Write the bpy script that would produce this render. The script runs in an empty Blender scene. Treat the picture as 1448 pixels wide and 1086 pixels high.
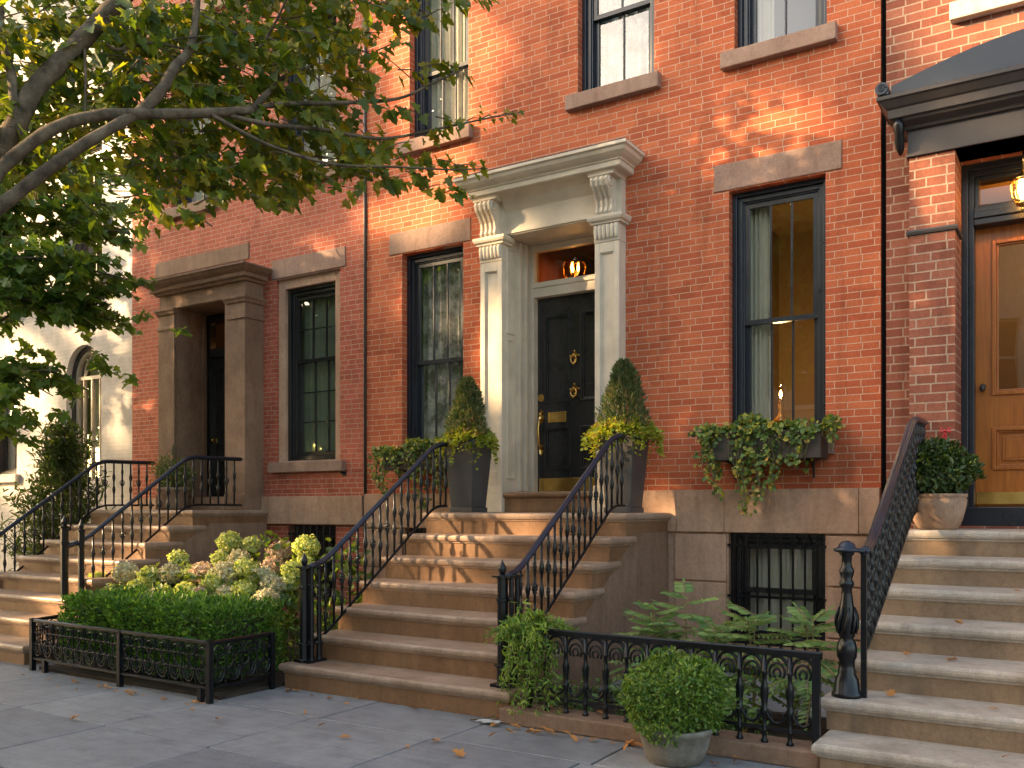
import bpy, math, random
import numpy as np
from mathutils import Vector
R = math.radians
rng = np.random.RandomState(7)
random.seed(7)
scene = bpy.context.scene
COL = scene.collection

# ------------------------------------------------------------------ camera (facade lies in the plane y = 0, camera 8 m in front of it)
FPX, PHI, EYE, DIST = 1285.0, R(32.4), 1.433, 8.0
CP, SP = math.cos(PHI), math.sin(PHI)
cam = bpy.data.cameras.new('camera'); cam_o = bpy.data.objects.new('camera', cam); COL.objects.link(cam_o)
cam_o.location = (0, -DIST, EYE); cam_o.rotation_euler = (R(90), 0, PHI)
cam.sensor_width = 36; cam.lens = FPX / 1448 * 36; cam.shift_y = 177 / 1448
cam.clip_start = .05; cam.clip_end = 500
scene.camera = cam_o

def at(x, y, t):
    """a point t metres along the view axis, seen at (x, y) of the 1448 x 1086 photograph"""
    u = (x - 724) / FPX; v = (720 - y) / FPX
    return Vector((t * (-SP + u * CP), t * (CP + u * SP) - DIST, EYE + t * v))
def on_y(x, y, yy):
    u = (x - 724) / FPX
    return at(x, y, (DIST + yy) / (CP + u * SP))

# ------------------------------------------------------------------ mesh helpers
class MB:
    def __init__(s): s.v = []; s.f = []
    def add(s, vs, fs):
        n = len(s.v); s.v += [tuple(p) for p in vs]; s.f += [tuple(i + n for i in f) for f in fs]; return s
    def box(s, x0, x1, y0, y1, z0, z1, skip=''):
        v = [(x0,y0,z0),(x1,y0,z0),(x1,y1,z0),(x0,y1,z0),(x0,y0,z1),(x1,y0,z1),(x1,y1,z1),(x0,y1,z1)]
        f = {'f':(0,1,5,4),'b':(2,3,7,6),'l':(3,0,4,7),'r':(1,2,6,5),'u':(4,5,6,7),'d':(3,2,1,0)}
        return s.add(v, [f[k] for k in 'fblrud' if k not in skip])
    def taper(s, cx, cy, z0, z1, w0, d0, w1, d1):
        v = []
        for z, w, d in ((z0, w0, d0), (z1, w1, d1)):
            v += [(cx-w/2,cy-d/2,z),(cx+w/2,cy-d/2,z),(cx+w/2,cy+d/2,z),(cx-w/2,cy+d/2,z)]
        return s.add(v, [(0,1,5,4),(2,3,7,6),(3,0,4,7),(1,2,6,5),(4,5,6,7),(3,2,1,0)])
    def ring(s, x0, x1, z0, z1, w, yf, yb, wb=None, wt=None):
        wb = w if wb is None else wb; wt = w if wt is None else wt
        s.box(x0, x0+w, yf, yb, z0, z1); s.box(x1-w, x1, yf, yb, z0, z1)
        if wt: s.box(x0+w, x1-w, yf, yb, z1-wt, z1)
        if wb: s.box(x0+w, x1-w, yf, yb, z0, z0+wb)
        return s
    def tube(s, pts, r, n=8, caps=True, flat=None):
        pts = [Vector(p) for p in pts]; m = len(pts)
        rs = r if isinstance(r, (list, tuple)) else [r] * m
        base = len(s.v); prev = None
        for i, p in enumerate(pts):
            t = (pts[min(i+1, m-1)] - pts[max(i-1, 0)])
            if t.length < 1e-9: t = Vector((0, 0, 1))
            t.normalize()
            if prev is None:
                a = Vector((0, 0, 1)) if abs(t.z) < .9 else Vector((1, 0, 0))
                u = t.cross(a).normalized()
            else:
                u = (prev - t * prev.dot(t))
                u = u.normalized() if u.length > 1e-6 else t.orthogonal().normalized()
            w = t.cross(u); prev = u
            for k in range(n):
                a = 2 * math.pi * (k + .5) / n
                s.v.append(tuple(p + (u * math.cos(a) + w * math.sin(a)) * rs[i]))
        for i in range(m - 1):
            for k in range(n):
                a = base + i*n + k; b = base + i*n + (k+1) % n
                s.f.append((a, b, b + n, a + n))
        if caps:
            s.f.append(tuple(base + k for k in range(n))[::-1]); s.f.append(tuple(base + (m-1)*n + k for k in range(n)))
        return s
    def lathe(s, prof, c=(0, 0, 0), n=10, sx=1, sy=1, rot=0):
        b = len(s.v); m = len(prof)
        for r, z in prof:
            for k in range(n):
                a = 2 * math.pi * k / n + rot
                s.v.append((c[0] + r*sx*math.cos(a), c[1] + r*sy*math.sin(a), c[2] + z))
        for i in range(m-1):
            for k in range(n):
                p = b + i*n + k; q = b + i*n + (k+1) % n
                s.f.append((p, q, q+n, p+n))
        s.f.append(tuple(b + k for k in range(n))[::-1]); s.f.append(tuple(b + (m-1)*n + k for k in range(n)))
        return s
    def extrude_x(s, prof, x0, x1):
        """closed profile [(y, z)] extruded along x"""
        n = len(prof)
        v = [(x0, y, z) for y, z in prof] + [(x1, y, z) for y, z in prof]
        return s.add(v, [(i, (i+1) % n, n + (i+1) % n, n + i) for i in range(n)] + [tuple(range(n))[::-1], tuple(range(n, 2*n))])
    def cornice(s, x0, x1, y0, yb, prof):
        """profile [(projection, z)] swept round left, front and right; closed at top and bottom"""
        n = len(prof); v = []
        for d, z in prof: v += [(x0-d, yb, z), (x0-d, y0-d, z), (x1+d, y0-d, z), (x1+d, yb, z)]
        f = []
        for i in range(n-1):
            for k in range(3):
                a = i*4 + k; f.append((a, a+1, a+5, a+4))
        f.append((0, 3, 2, 1)); e = (n-1)*4; f.append((e, e+1, e+2, e+3))
        return s.add(v, f)
    def disc(s, c, r, y0, y1, n=16):
        v = []
        for y in (y0, y1):
            for k in range(n): a = 2*math.pi*k/n; v.append((c[0] + r*math.cos(a), y, c[1] + r*math.sin(a)))
        return s.add(v, [(k, (k+1) % n, n + (k+1) % n, n+k) for k in range(n)] + [tuple(range(n)), tuple(range(n, 2*n))[::-1]])
    def mesh(s, name, smooth=False):
        me = bpy.data.meshes.new(name); me.from_pydata(s.v, [], s.f); me.update()
        if smooth: me.polygons.foreach_set('use_smooth', [True] * len(me.polygons))
        return me

def wloc(o):
    v = Vector((0, 0, 0))
    while o is not None: v += o.location; o = o.parent
    return v
def tag(o, label, cat, group=None, kind=None):
    if label: o['label'] = label
    if cat: o['category'] = cat
    if group: o['group'] = group
    if kind: o['kind'] = kind
    return o
def thing(name, label, cat, loc=(0, 0, 0), group=None):
    o = bpy.data.objects.new(name, None); COL.objects.link(o); o.location = loc; o.empty_display_size = .1
    return tag(o, label, cat, group)
def link(name, me, mat, parent=None):
    o = bpy.data.objects.new(name, me); COL.objects.link(o)
    if mat is not None and not me.materials: me.materials.append(mat)
    if parent is not None: o.parent = parent; o.location = -wloc(parent)
    return o
def ob(name, mb, mat, parent=None, smooth=False, bevel=0, seg=2):
    """links a mesh written in world coordinates under its thing or part"""
    me = mb if isinstance(mb, bpy.types.Mesh) else mb.mesh(name, smooth)
    o = link(name, me, mat, parent)
    if bevel:
        m = o.modifiers.new('bevel', 'BEVEL'); m.width = bevel; m.segments = seg; m.limit_method = 'ANGLE'; m.angle_limit = R(35)
    return o
def struct(name, mb, mat, kind='structure', **k):
    o = ob(name, mb, mat, None, **k); o['kind'] = kind; return o
def copy_tree(o, parent=None):
    c = o.copy(); COL.objects.link(c)
    if parent is not None: c.parent = parent
    for ch in list(o.children): copy_tree(ch, c)
    return c

# ------------------------------------------------------------------ materials
class NT:
    def __init__(s, name):
        s.m = bpy.data.materials.new(name); s.m.use_nodes = True
        s.t = s.m.node_tree; s.b = s.t.nodes['Principled BSDF']; s.out = s.t.nodes['Material Output']
    def n(s, typ, **kw):
        nd = s.t.nodes.new(typ)
        for k, v in kw.items(): setattr(nd, k, v)
        return nd
    def l(s, a, b): s.t.links.new(a, b)
    def val(s, nd, **kw):
        for k, v in kw.items(): nd.inputs[k.replace('_', ' ')].default_value = v
        return nd
    def noise(s, scale, detail=4, vec=None, rough=.55):
        nd = s.n('ShaderNodeTexNoise'); nd.inputs['Scale'].default_value = scale; nd.inputs['Detail'].default_value = detail; nd.inputs['Roughness'].default_value = rough
        if vec is None:
            if not hasattr(s, 'tc'): s.tc = s.n('ShaderNodeTexCoord')
            vec = s.tc.outputs['Object']
        s.l(vec, nd.inputs['Vector']); return nd.outputs['Fac']
    def ramp(s, fac, stops):
        nd = s.n('ShaderNodeValToRGB'); e = nd.color_ramp.elements
        while len(e) < len(stops): e.new(.5)
        for el, (p, c) in zip(e, stops): el.position = p; el.color = (*c, 1) if len(c) == 3 else c
        s.l(fac, nd.inputs['Fac']); return nd.outputs['Color']
    def mix(s, fac, a, b, mode='MIX'):
        nd = s.n('ShaderNodeMix', data_type='RGBA', blend_type=mode)
        for sock, v in ((nd.inputs[0], fac), (nd.inputs[6], a), (nd.inputs[7], b)):
            if hasattr(v, 'node'): s.l(v, sock)
            elif isinstance(v, (int, float)): sock.default_value = v
            else: sock.default_value = (*v, 1)
        return nd.outputs[2]
    def math(s, op, a, b=0.0):
        nd = s.n('ShaderNodeMath', operation=op)
        for i, v in enumerate((a, b)):
            if hasattr(v, 'node'): s.l(v, nd.inputs[i])
            else: nd.inputs[i].default_value = v
        return nd.outputs[0]
    def bump(s, h, strength=.3, dist=.01):
        nd = s.n('ShaderNodeBump'); nd.inputs['Strength'].default_value = strength; nd.inputs['Distance'].default_value = dist
        s.l(h, nd.inputs['Height']); s.l(nd.outputs['Normal'], s.b.inputs['Normal'])
    def set(s, color=None, rough=.6, metal=0, spec=None):
        if color is not None:
            if hasattr(color, 'node'): s.l(color, s.b.inputs['Base Color'])
            else: s.b.inputs['Base Color'].default_value = (*color, 1)
        if hasattr(rough, 'node'): s.l(rough, s.b.inputs['Roughness'])
        else: s.b.inputs['Roughness'].default_value = rough
        s.b.inputs['Metallic'].default_value = metal
        if spec is not None: s.b.inputs['Specular IOR Level'].default_value = spec
        return s.m

def brick(name, c1, c2, mortar, bw=.215, rh=.0615, ms=.0036, stain=.42, paint=None):
    s = NT(name); tc = s.n('ShaderNodeTexCoord'); s.tc = tc
    sep = s.n('ShaderNodeSeparateXYZ'); s.l(tc.outputs['Object'], sep.inputs[0])
    geo = s.n('ShaderNodeNewGeometry'); sn = s.n('ShaderNodeSeparateXYZ'); s.l(geo.outputs['Normal'], sn.inputs[0])
    side = s.math('GREATER_THAN', s.math('ABSOLUTE', sn.outputs[0]), .7)
    mx = s.n('ShaderNodeMix', data_type='FLOAT'); s.l(side, mx.inputs[0]); s.l(sep.outputs[0], mx.inputs[2]); s.l(sep.outputs[1], mx.inputs[3])
    wob = s.noise(1.6, 2)
    wz = s.math('ADD', sep.outputs[2], s.math('MULTIPLY', s.math('SUBTRACT', wob, .5), .012))
    wob2 = s.noise(9, 2)
    wx = s.math('ADD', mx.outputs[0], s.math('MULTIPLY', s.math('SUBTRACT', wob2, .5), .012))
    cmb = s.n('ShaderNodeCombineXYZ'); s.l(wx, cmb.inputs[0]); s.l(wz, cmb.inputs[1])
    b = s.n('ShaderNodeTexBrick'); b.offset = .5; b.offset_frequency = 2; b.squash = .62; b.squash_frequency = 3
    s.l(cmb.outputs[0], b.inputs['Vector'])
    s.val(b, Scale=1.0, Mortar_Size=ms, Mortar_Smooth=.25, Bias=0.0, Brick_Width=bw, Row_Height=rh)
    b.inputs['Color1'].default_value = (*c1, 1); b.inputs['Color2'].default_value = (*c2, 1); b.inputs['Mortar'].default_value = (*mortar, 1)
    fine = s.noise(55, 3); big = s.noise(.55, 4); mid = s.noise(5, 4)
    col = s.mix(.55, b.outputs['Color'], s.ramp(fine, [(.25, (.55,.55,.55)), (.75, (1.25,1.2,1.15))]), 'MULTIPLY')
    col = s.mix(stain, col, s.ramp(big, [(.3, (.62,.6,.6)), (.7, (1.2,1.15,1.1))]), 'MULTIPLY')
    col = s.mix(.3, col, s.ramp(mid, [(.3, (.7,.68,.66)), (.72, (1.15,1.15,1.15))]), 'MULTIPLY')
    mp = s.n('ShaderNodeMapping'); mp.inputs['Scale'].default_value = (2.2, 2.2, .22); s.l(tc.outputs['Object'], mp.inputs[0])
    col = s.mix(.5, col, s.ramp(s.noise(1.7, 6, mp.outputs[0], .68), [(.34, (.55,.53,.52)), (.47, (1,1,1)), (.6, (1,1,1)), (.74, (1.22,1.2,1.2))]), 'MULTIPLY')
    pc_ = s.n('ShaderNodeTexVoronoi'); pc_.inputs['Scale'].default_value = 4.4; s.l(tc.outputs['Object'], pc_.inputs['Vector'])
    sc_ = s.n('ShaderNodeSeparateColor'); s.l(pc_.outputs['Color'], sc_.inputs[0])
    odd = s.math('MULTIPLY', s.math('GREATER_THAN', sc_.outputs[0], .86), s.math('SUBTRACT', 1.0, b.outputs['Fac']))
    col = s.mix(s.math('MULTIPLY', odd, .38), col, (.6,.56,.55), 'MULTIPLY')
    if paint is not None:
        col = s.mix(.72, col, s.ramp(mid, [(.2, tuple(.72*k for k in paint)), (.6, paint)]))
    h = s.math('SUBTRACT', s.math('MULTIPLY', fine, .35), b.outputs['Fac'])
    s.bump(h, .55, .006)
    return s.set(col, .82, spec=.25)

def stone(name, a, b, scale=3.0, rough=.75, grain=.35, bump=.25):
    s = NT(name)
    n1 = s.noise(scale, 6); n2 = s.noise(120, 2); n3 = s.noise(scale * .22, 3)
    col = s.ramp(n1, [(.3, a), (.7, b)])
    col = s.mix(grain, col, s.ramp(n2, [(.3, (.6,.6,.6)), (.7, (1.25,1.25,1.25))]), 'MULTIPLY')
    col = s.mix(.45, col, s.ramp(n3, [(.35, (.68,.66,.63)), (.65, (1.12,1.12,1.12))]), 'MULTIPLY')
    mp = s.n('ShaderNodeMapping'); mp.inputs['Scale'].default_value = (3.5, 3.5, .8); s.l(s.tc.outputs['Object'], mp.inputs[0])
    n4 = s.noise(2.4, 6, mp.outputs[0], .65); n5 = s.noise(28, 4, rough=.7)
    col = s.mix(.42, col, s.ramp(n4, [(.36, (.60,.58,.55)), (.5, (1,1,1)), (.7, (1.18,1.17,1.15))]), 'MULTIPLY')
    col = s.mix(.35, col, s.ramp(n5, [(.34, (.55,.53,.5)), (.5, (1,1,1)), (.72, (1.25,1.24,1.22))]), 'MULTIPLY')
    s.bump(s.math('ADD', s.math('ADD', n1, s.math('MULTIPLY', n5, .5)), s.math('MULTIPLY', n2, .3)), bump*1.5, .008)
    return s.set(col, rough, spec=.3)

def paint(name, c, rough=.35, var=.12, spec=.5, bump=.05):
    s = NT(name); n = s.noise(4, 5); n2 = s.noise(45, 2)
    col = s.ramp(n, [(.3, tuple(k * (1-var) for k in c)), (.7, tuple(k * (1+var) for k in c))])
    rr = s.math('ADD', s.math('MULTIPLY', n, .18), rough - .09)
    s.bump(n2, bump, .004)
    return s.set(col, rr, spec=spec)

def leaf_mat(name, cols, trans=.3, rough=.5, tcol=None, spec=.35):
    s = NT(name); g = s.n('ShaderNodeNewGeometry')
    n = len(cols)
    col = s.ramp(g.outputs['Random Per Island'], [(i / max(n-1, 1), c) for i, c in enumerate(cols)])
    col = s.mix(.35, col, s.ramp(s.noise(2.2, 3), [(.3, (.6,.62,.6)), (.7, (1.3,1.28,1.2))]), 'MULTIPLY')
    s.set(col, rough, spec=spec)
    tr = s.n('ShaderNodeBsdfTranslucent')
    s.l(s.mix(1.0, col, tcol or (2.2, 2.0, .7), 'MULTIPLY'), tr.inputs['Color'])
    mx = s.n('ShaderNodeMixShader'); mx.inputs[0].default_value = trans
    s.l(s.b.outputs[0], mx.inputs[1]); s.l(tr.outputs[0], mx.inputs[2]); s.l(mx.outputs[0], s.out.inputs['Surface'])
    return s.m

def glass(name, tint=(.75,.78,.76), refl=.2):
    s = NT(name)
    tr = s.n('ShaderNodeBsdfTransparent'); tr.inputs['Color'].default_value = (*tint, 1)
    gl = s.n('ShaderNodeBsdfGlossy'); gl.inputs['Roughness'].default_value = .01
    n = s.noise(1.1, 2); bp = s.n('ShaderNodeBump'); bp.inputs['Strength'].default_value = .12; bp.inputs['Distance'].default_value = .02
    s.l(n, bp.inputs['Height']); s.l(bp.outputs[0], gl.inputs['Normal'])
    lw = s.n('ShaderNodeLayerWeight'); lw.inputs['Blend'].default_value = .5
    f = s.math('MINIMUM', s.math('ADD', s.math('MULTIPLY', s.math('POWER', lw.outputs['Facing'], 4.0), .6), refl), 1.0)
    mx = s.n('ShaderNodeMixShader'); s.l(f, mx.inputs[0]); s.l(tr.outputs[0], mx.inputs[1]); s.l(gl.outputs[0], mx.inputs[2])
    s.l(mx.outputs[0], s.out.inputs['Surface']); return s.m

def emit(name, c, k):
    s = NT(name); s.b.inputs['Base Color'].default_value = (*c, 1)
    s.b.inputs['Emission Color'].default_value = (*c, 1); s.b.inputs['Emission Strength'].default_value = k; return s.m

def wood(name, a, b):
    s = NT(name); tc = s.n('ShaderNodeTexCoord'); s.tc = tc
    mp = s.n('ShaderNodeMapping'); mp.inputs['Scale'].default_value = (14, 14, 1.1); s.l(tc.outputs['Object'], mp.inputs[0])
    n = s.noise(3, 6, mp.outputs[0]); n2 = s.noise(2, 2)
    col = s.mix(.4, s.ramp(n, [(.3, a), (.7, b)]), s.ramp(n2, [(.3, (.7,.7,.7)), (.7, (1.2,1.2,1.2))]), 'MULTIPLY')
    s.bump(n, .08, .004)
    return s.set(col, .32, spec=.5)

M = dict(
    brick_main=brick('main_brick', (.46,.104,.042), (.60,.165,.068), (.58,.42,.30)),
    brick_left=brick('left_brick', (.42,.105,.055), (.54,.15,.085), (.55,.42,.34), bw=.19, rh=.058, ms=.0035),
    brick_right=brick('right_brick', (.24,.075,.045), (.38,.14,.085), (.44,.32,.235), bw=.23, rh=.073, ms=.0062, stain=.4),
    brick_white=brick('white_brick', (.6,.56,.5), (.68,.64,.58), (.36,.33,.30), bw=.2, rh=.06, ms=.004, paint=(.64,.60,.55)),
    brownstone=stone('brownstone', (.43,.26,.165), (.54,.35,.235)),
    lintel_stone=stone('rosy_brown_lintel_stone', (.29,.175,.125), (.38,.245,.18)),
    brownstone_dark=stone('dark_brownstone', (.22,.132,.083), (.31,.195,.13)),
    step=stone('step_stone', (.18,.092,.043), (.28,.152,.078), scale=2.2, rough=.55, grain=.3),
    step_tread=stone('worn_tread_stone', (.29,.185,.12), (.43,.305,.22), scale=2.2, rough=.42),  # paler than the risers: sky sheen on the tread tops put into the colour
    step_worn_tread=stone('worn_grey_tread_stone', (.38,.31,.25), (.52,.45,.38), scale=2.6, rough=.5),  # grey sky light on the right stoop's treads, painted into the stone
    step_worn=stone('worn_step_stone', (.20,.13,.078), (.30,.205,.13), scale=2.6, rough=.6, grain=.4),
    trim_white=paint('stone_coloured_paint', (.62,.53,.405), .5, .14, .35, .12),
    limestone=stone('pale_sill_stone', (.55,.47,.37), (.68,.6,.5), grain=.25),
    black=paint('black_door_paint', (.018,.018,.019), .22, .2, .6, .02),
    navy=paint('blue_black_frame_paint', (.016,.020,.028), .3, .2),
    iron=paint('black_ironwork', (.006,.0065,.008), .3, .3, .38, .06),
    rail=paint('worn_black_handrail', (.010,.016,.030), .34, .4, .5, .1),
    hood=paint('dark_brown_hood_paint', (.055,.045,.04), .45, .15, .4, .1),
    slate=paint('dark_slate_metal', (.028,.034,.045), .4, .15),
    planter=paint('charcoal_planter_zinc', (.060,.058,.058), .42, .25, .45, .1),
    box=stone('brown_window_box', (.055,.043,.035), (.085,.065,.052), scale=6, rough=.6),
    terracotta=stone('weathered_terracotta', (.27,.165,.105), (.38,.26,.18), scale=6),
    potstone=stone('grey_stone_pot', (.13,.115,.095), (.22,.2,.165), scale=8),
    wood=wood('varnished_oak', (.27,.078,.008), (.43,.14,.018)),
    cloth=paint('cream_curtain_cloth', (.78,.72,.60), .9, .05, .1),
    cloth_green=paint('grey_green_curtain_cloth', (.42,.46,.36), .9, .1, .1),
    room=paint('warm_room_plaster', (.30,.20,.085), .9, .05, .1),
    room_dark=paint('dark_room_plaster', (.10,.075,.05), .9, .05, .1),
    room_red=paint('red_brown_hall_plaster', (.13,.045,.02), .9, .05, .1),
    soil=stone('dark_soil', (.03,.022,.016), (.06,.045,.032), scale=9, rough=.95, bump=.9),
    bark=stone('grey_brown_bark', (.050,.036,.022), (.19,.145,.095), scale=9, rough=.9, bump=.9),
    dark_gap=paint('dark_joint', (.012,.01,.009), .9, .05, .1),
    asphalt=stone('asphalt', (.04,.04,.042), (.06,.06,.062), scale=8, rough=.85),
    roof=paint('roof_felt', (.05,.05,.05), .9),
    cream=stone('cream_render', (.55,.46,.35), (.68,.58,.46), grain=.15),
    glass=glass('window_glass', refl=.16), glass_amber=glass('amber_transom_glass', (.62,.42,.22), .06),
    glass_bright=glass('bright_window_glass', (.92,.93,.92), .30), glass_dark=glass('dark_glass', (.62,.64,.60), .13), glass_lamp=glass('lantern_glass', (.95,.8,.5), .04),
    bulb=emit('glowing_bulb', (1, .60, .22), 18), flame=emit('soft_glow_shade', (1, .6, .22), 9), fairy=emit('yellow_fairy_light', (1,.72,.2), 6),
    red=paint('red_ribbon', (.55,.02,.03), .5), paper=paint('white_paper', (.42,.41,.39), .8),
    stem=paint('green_brown_stem', (.10,.085,.035), .7), cane=paint('pale_cane', (.22,.17,.07), .7),
)
s = NT('lace_curtain'); n = s.noise(4.2, 6, rough=.72); n2 = s.noise(30, 3)  # dark blotches in the lace stand in for tree and building reflections
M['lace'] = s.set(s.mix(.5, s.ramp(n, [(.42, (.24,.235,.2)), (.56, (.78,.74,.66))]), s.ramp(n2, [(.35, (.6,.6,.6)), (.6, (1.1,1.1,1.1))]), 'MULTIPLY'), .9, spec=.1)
s = NT('brass'); n = s.noise(8, 4)
M['brass'] = s.set(s.ramp(n, [(.3, (.60,.38,.10)), (.7, (.85,.58,.2))]), .25, 1)
# bluestone slabs: each slab its own tone
s = NT('bluestone_slabs'); g = s.n('ShaderNodeNewGeometry')
n1 = s.noise(1.6, 7, rough=.65); n2 = s.noise(90, 2); n3 = s.noise(.7, 3)
mp = s.n('ShaderNodeMapping'); mp.inputs['Scale'].default_value = (1.2, 9, 1); s.l(s.tc.outputs['Object'], mp.inputs[0]); n4 = s.noise(2.2, 5, mp.outputs[0])
col = s.ramp(g.outputs['Random Per Island'], [(0, (.20,.203,.212)), (.5, (.245,.247,.252)), (1, (.28,.278,.276))])
col = s.mix(.55, col, s.ramp(n1, [(.3, (.62,.62,.63)), (.7, (1.22,1.2,1.18))]), 'MULTIPLY')
col = s.mix(.35, col, s.ramp(n2, [(.3, (.65,.65,.65)), (.7, (1.2,1.2,1.2))]), 'MULTIPLY')
col = s.mix(.3, col, s.ramp(n4, [(.35, (.6,.6,.6)), (.7, (1.15,1.15,1.15))]), 'MULTIPLY')
s.bump(s.math('ADD', n1, s.math('ADD', s.math('MULTIPLY', n4, .6), s.math('MULTIPLY', n2, .2))), .4, .012)
n5 = s.noise(5.5, 6, rough=.7); vo = s.n('ShaderNodeTexVoronoi'); vo.inputs['Scale'].default_value = 5.5; vo.inputs['Randomness'].default_value = 1; s.l(s.tc.outputs['Object'], vo.inputs['Vector'])
col = s.mix(.45, col, s.ramp(n5, [(.36, (.55,.55,.56)), (.5, (1,1,1)), (.68, (1.25,1.24,1.22))]), 'MULTIPLY')
col = s.mix(.6, col, s.ramp(vo.outputs['Distance'], [(.05, (.45,.45,.45)), (.085, (1,1,1))]), 'MULTIPLY')
M['bluestone'] = s.set(col, s.math('ADD', s.math('MULTIPLY', n1, .35), .38), spec=.4)
L = dict(
    maple=leaf_mat('maple_leaves', [(.045,.085,.014), (.075,.125,.018), (.115,.165,.022), (.22,.21,.03)], .5, .42, (2.8, 2.3, .5)),
    maple_far=leaf_mat('far_tree_leaves', [(.065,.13,.025), (.10,.18,.034), (.15,.22,.04)], .45, .42),
    shrub=leaf_mat('glossy_shrub_leaves', [(.04,.075,.018), (.075,.12,.025), (.14,.17,.04)], .3, .35),
    box=leaf_mat('boxwood_leaves', [(.03,.08,.012), (.075,.15,.02), (.14,.23,.035), (.24,.31,.06)], .3, .38),
    hedge=leaf_mat('hedge_leaves', [(.022,.07,.010), (.05,.13,.016), (.09,.20,.026), (.16,.28,.045)], .3, .38),
    dark=leaf_mat('dark_evergreen_leaves', [(.020,.045,.014), (.035,.07,.02), (.06,.10,.025), (.09,.11,.03)], .2, .35),
    conifer=leaf_mat('conifer_sprays', [(.045,.075,.025), (.075,.115,.035), (.12,.155,.05), (.20,.14,.07)], .15, .6),
    lime=leaf_mat('lime_plant_leaves', [(.16,.22,.02), (.24,.30,.025), (.34,.36,.04), (.36,.26,.05)], .3, .5),
    rust=leaf_mat('rusty_tips', [(.34,.14,.06), (.42,.2,.1), (.30,.24,.05), (.38,.16,.12)], .2, .6),
    ivy=leaf_mat('ivy_leaves', [(.05,.095,.025), (.09,.155,.035), (.15,.22,.05), (.32,.32,.06)], .25, .4),
    yellow=leaf_mat('yellow_ivy_leaves', [(.45,.34,.04), (.38,.40,.05), (.5,.28,.1)], .3, .5),
    fern=leaf_mat('fern_leaves', [(.06,.14,.015), (.12,.22,.025), (.19,.30,.04), (.29,.36,.06)], .3, .5),
    sumac=leaf_mat('pinnate_leaves', [(.09,.17,.05), (.15,.25,.075), (.22,.31,.10)], .3, .5),
    hyd_leaf=leaf_mat('hydrangea_leaves', [(.05,.09,.02), (.09,.14,.03), (.14,.19,.04)], .3, .5),
    hyd_green=leaf_mat('green_hydrangea_florets', [(.18,.26,.06), (.34,.42,.13), (.45,.50,.20), (.58,.60,.32)], .3, .7),
    hyd_cream=leaf_mat('cream_hydrangea_florets', [(.40,.38,.2), (.60,.56,.38), (.70,.66,.5), (.34,.38,.14)], .3, .7, (1.3,1.2,.9)),
    hyd_pink=leaf_mat('pink_hydrangea_florets', [(.52,.32,.27), (.58,.44,.34), (.44,.40,.22), (.62,.52,.42)], .3, .7, (1.3,1.1,.9)),
    litter=leaf_mat('dry_orange_leaves', [(.50,.19,.04), (.62,.28,.06), (.38,.16,.05), (.70,.42,.09)], .15, .8, (1.2,1,.6)),
)

# ------------------------------------------------------------------ leaves
TEMPL = {   # half outlines (along, side); mirrored into two faces folded along the midrib
    'maple': [(0,0), (-.05,.30), (.20,.24), (.30,.52), (.46,.40), (.50,.22), (.72,.24), (1,0)],
    'oval': [(0,0), (.3,.2), (.65,.19), (1,0)],
    'long': [(0,0), (.3,.13), (.7,.11), (1,0)],
    'round': [(0,0), (.1,.3), (.5,.42), (.85,.26), (1,0)],
    'tiny': [(0,0), (.45,.3), (1,0)],
}
def leaf_mesh(name, pos, axis, nrm, size, kind, fold=.18, droop=.12):
    pos = np.asarray(pos, float); N = len(pos)
    axis = np.asarray(axis, float); nrm = np.asarray(nrm, float); size = np.asarray(size, float).reshape(-1, 1, 1)
    axis = axis / (np.linalg.norm(axis, axis=1, keepdims=True) + 1e-9)
    side = np.cross(nrm, axis); ln = np.linalg.norm(side, axis=1, keepdims=True)
    bad = ln[:, 0] < 1e-3; side[bad] = np.cross(np.array([.3, .5, .81]), axis[bad]); side /= (np.linalg.norm(side, axis=1, keepdims=True) + 1e-9)
    up = np.cross(axis, side)
    h = TEMPL[kind]; k = len(h)
    loc = [(a, 0, -droop*a*a) for a in (0,)] + [(h[-1][0], 0, -droop)]
    vs = [(0, 0, 0), (1, 0, -droop)] + [(a, w, w*fold*2 - droop*a*a) for a, w in h[1:-1]] + [(a, -w, w*fold*2 - droop*a*a) for a, w in h[1:-1]]
    vs = np.array(vs); K = len(vs); m = k - 2
    V = pos[:, None, :] + size * (vs[None, :, 0:1] * axis[:, None, :] + vs[None, :, 1:2] * side[:, None, :] + vs[None, :, 2:3] * up[:, None, :])
    f1 = [0] + list(range(2, 2+m)) + [1]; f2 = [0, 1] + list(range(2+2*m-1, 2+m-1, -1))
    base = (np.arange(N) * K)[:, None]
    loops = np.concatenate([base + np.array(f1)[None], base + np.array(f2)[None]], axis=1).reshape(-1)
    L_ = len(f1); nf = 2 * N
    me = bpy.data.meshes.new(name)
    me.vertices.add(N*K); me.vertices.foreach_set('co', V.reshape(-1).astype('f4'))
    me.loops.add(len(loops)); me.loops.foreach_set('vertex_index', loops.astype('i4'))
    me.polygons.add(nf); me.polygons.foreach_set('loop_start', (np.arange(nf) * L_).astype('i4'))
    try: me.polygons.foreach_set('loop_total', np.full(nf, L_, 'i4'))
    except Exception: pass
    me.update(calc_edges=True); me.validate()
    return me
def rnd_dir(n): d = rng.normal(size=(n, 3)); return d / np.linalg.norm(d, axis=1, keepdims=True)
def join_leaves(parts):
    return [np.concatenate([p[i] for p in parts]) for i in range(4)]
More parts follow.
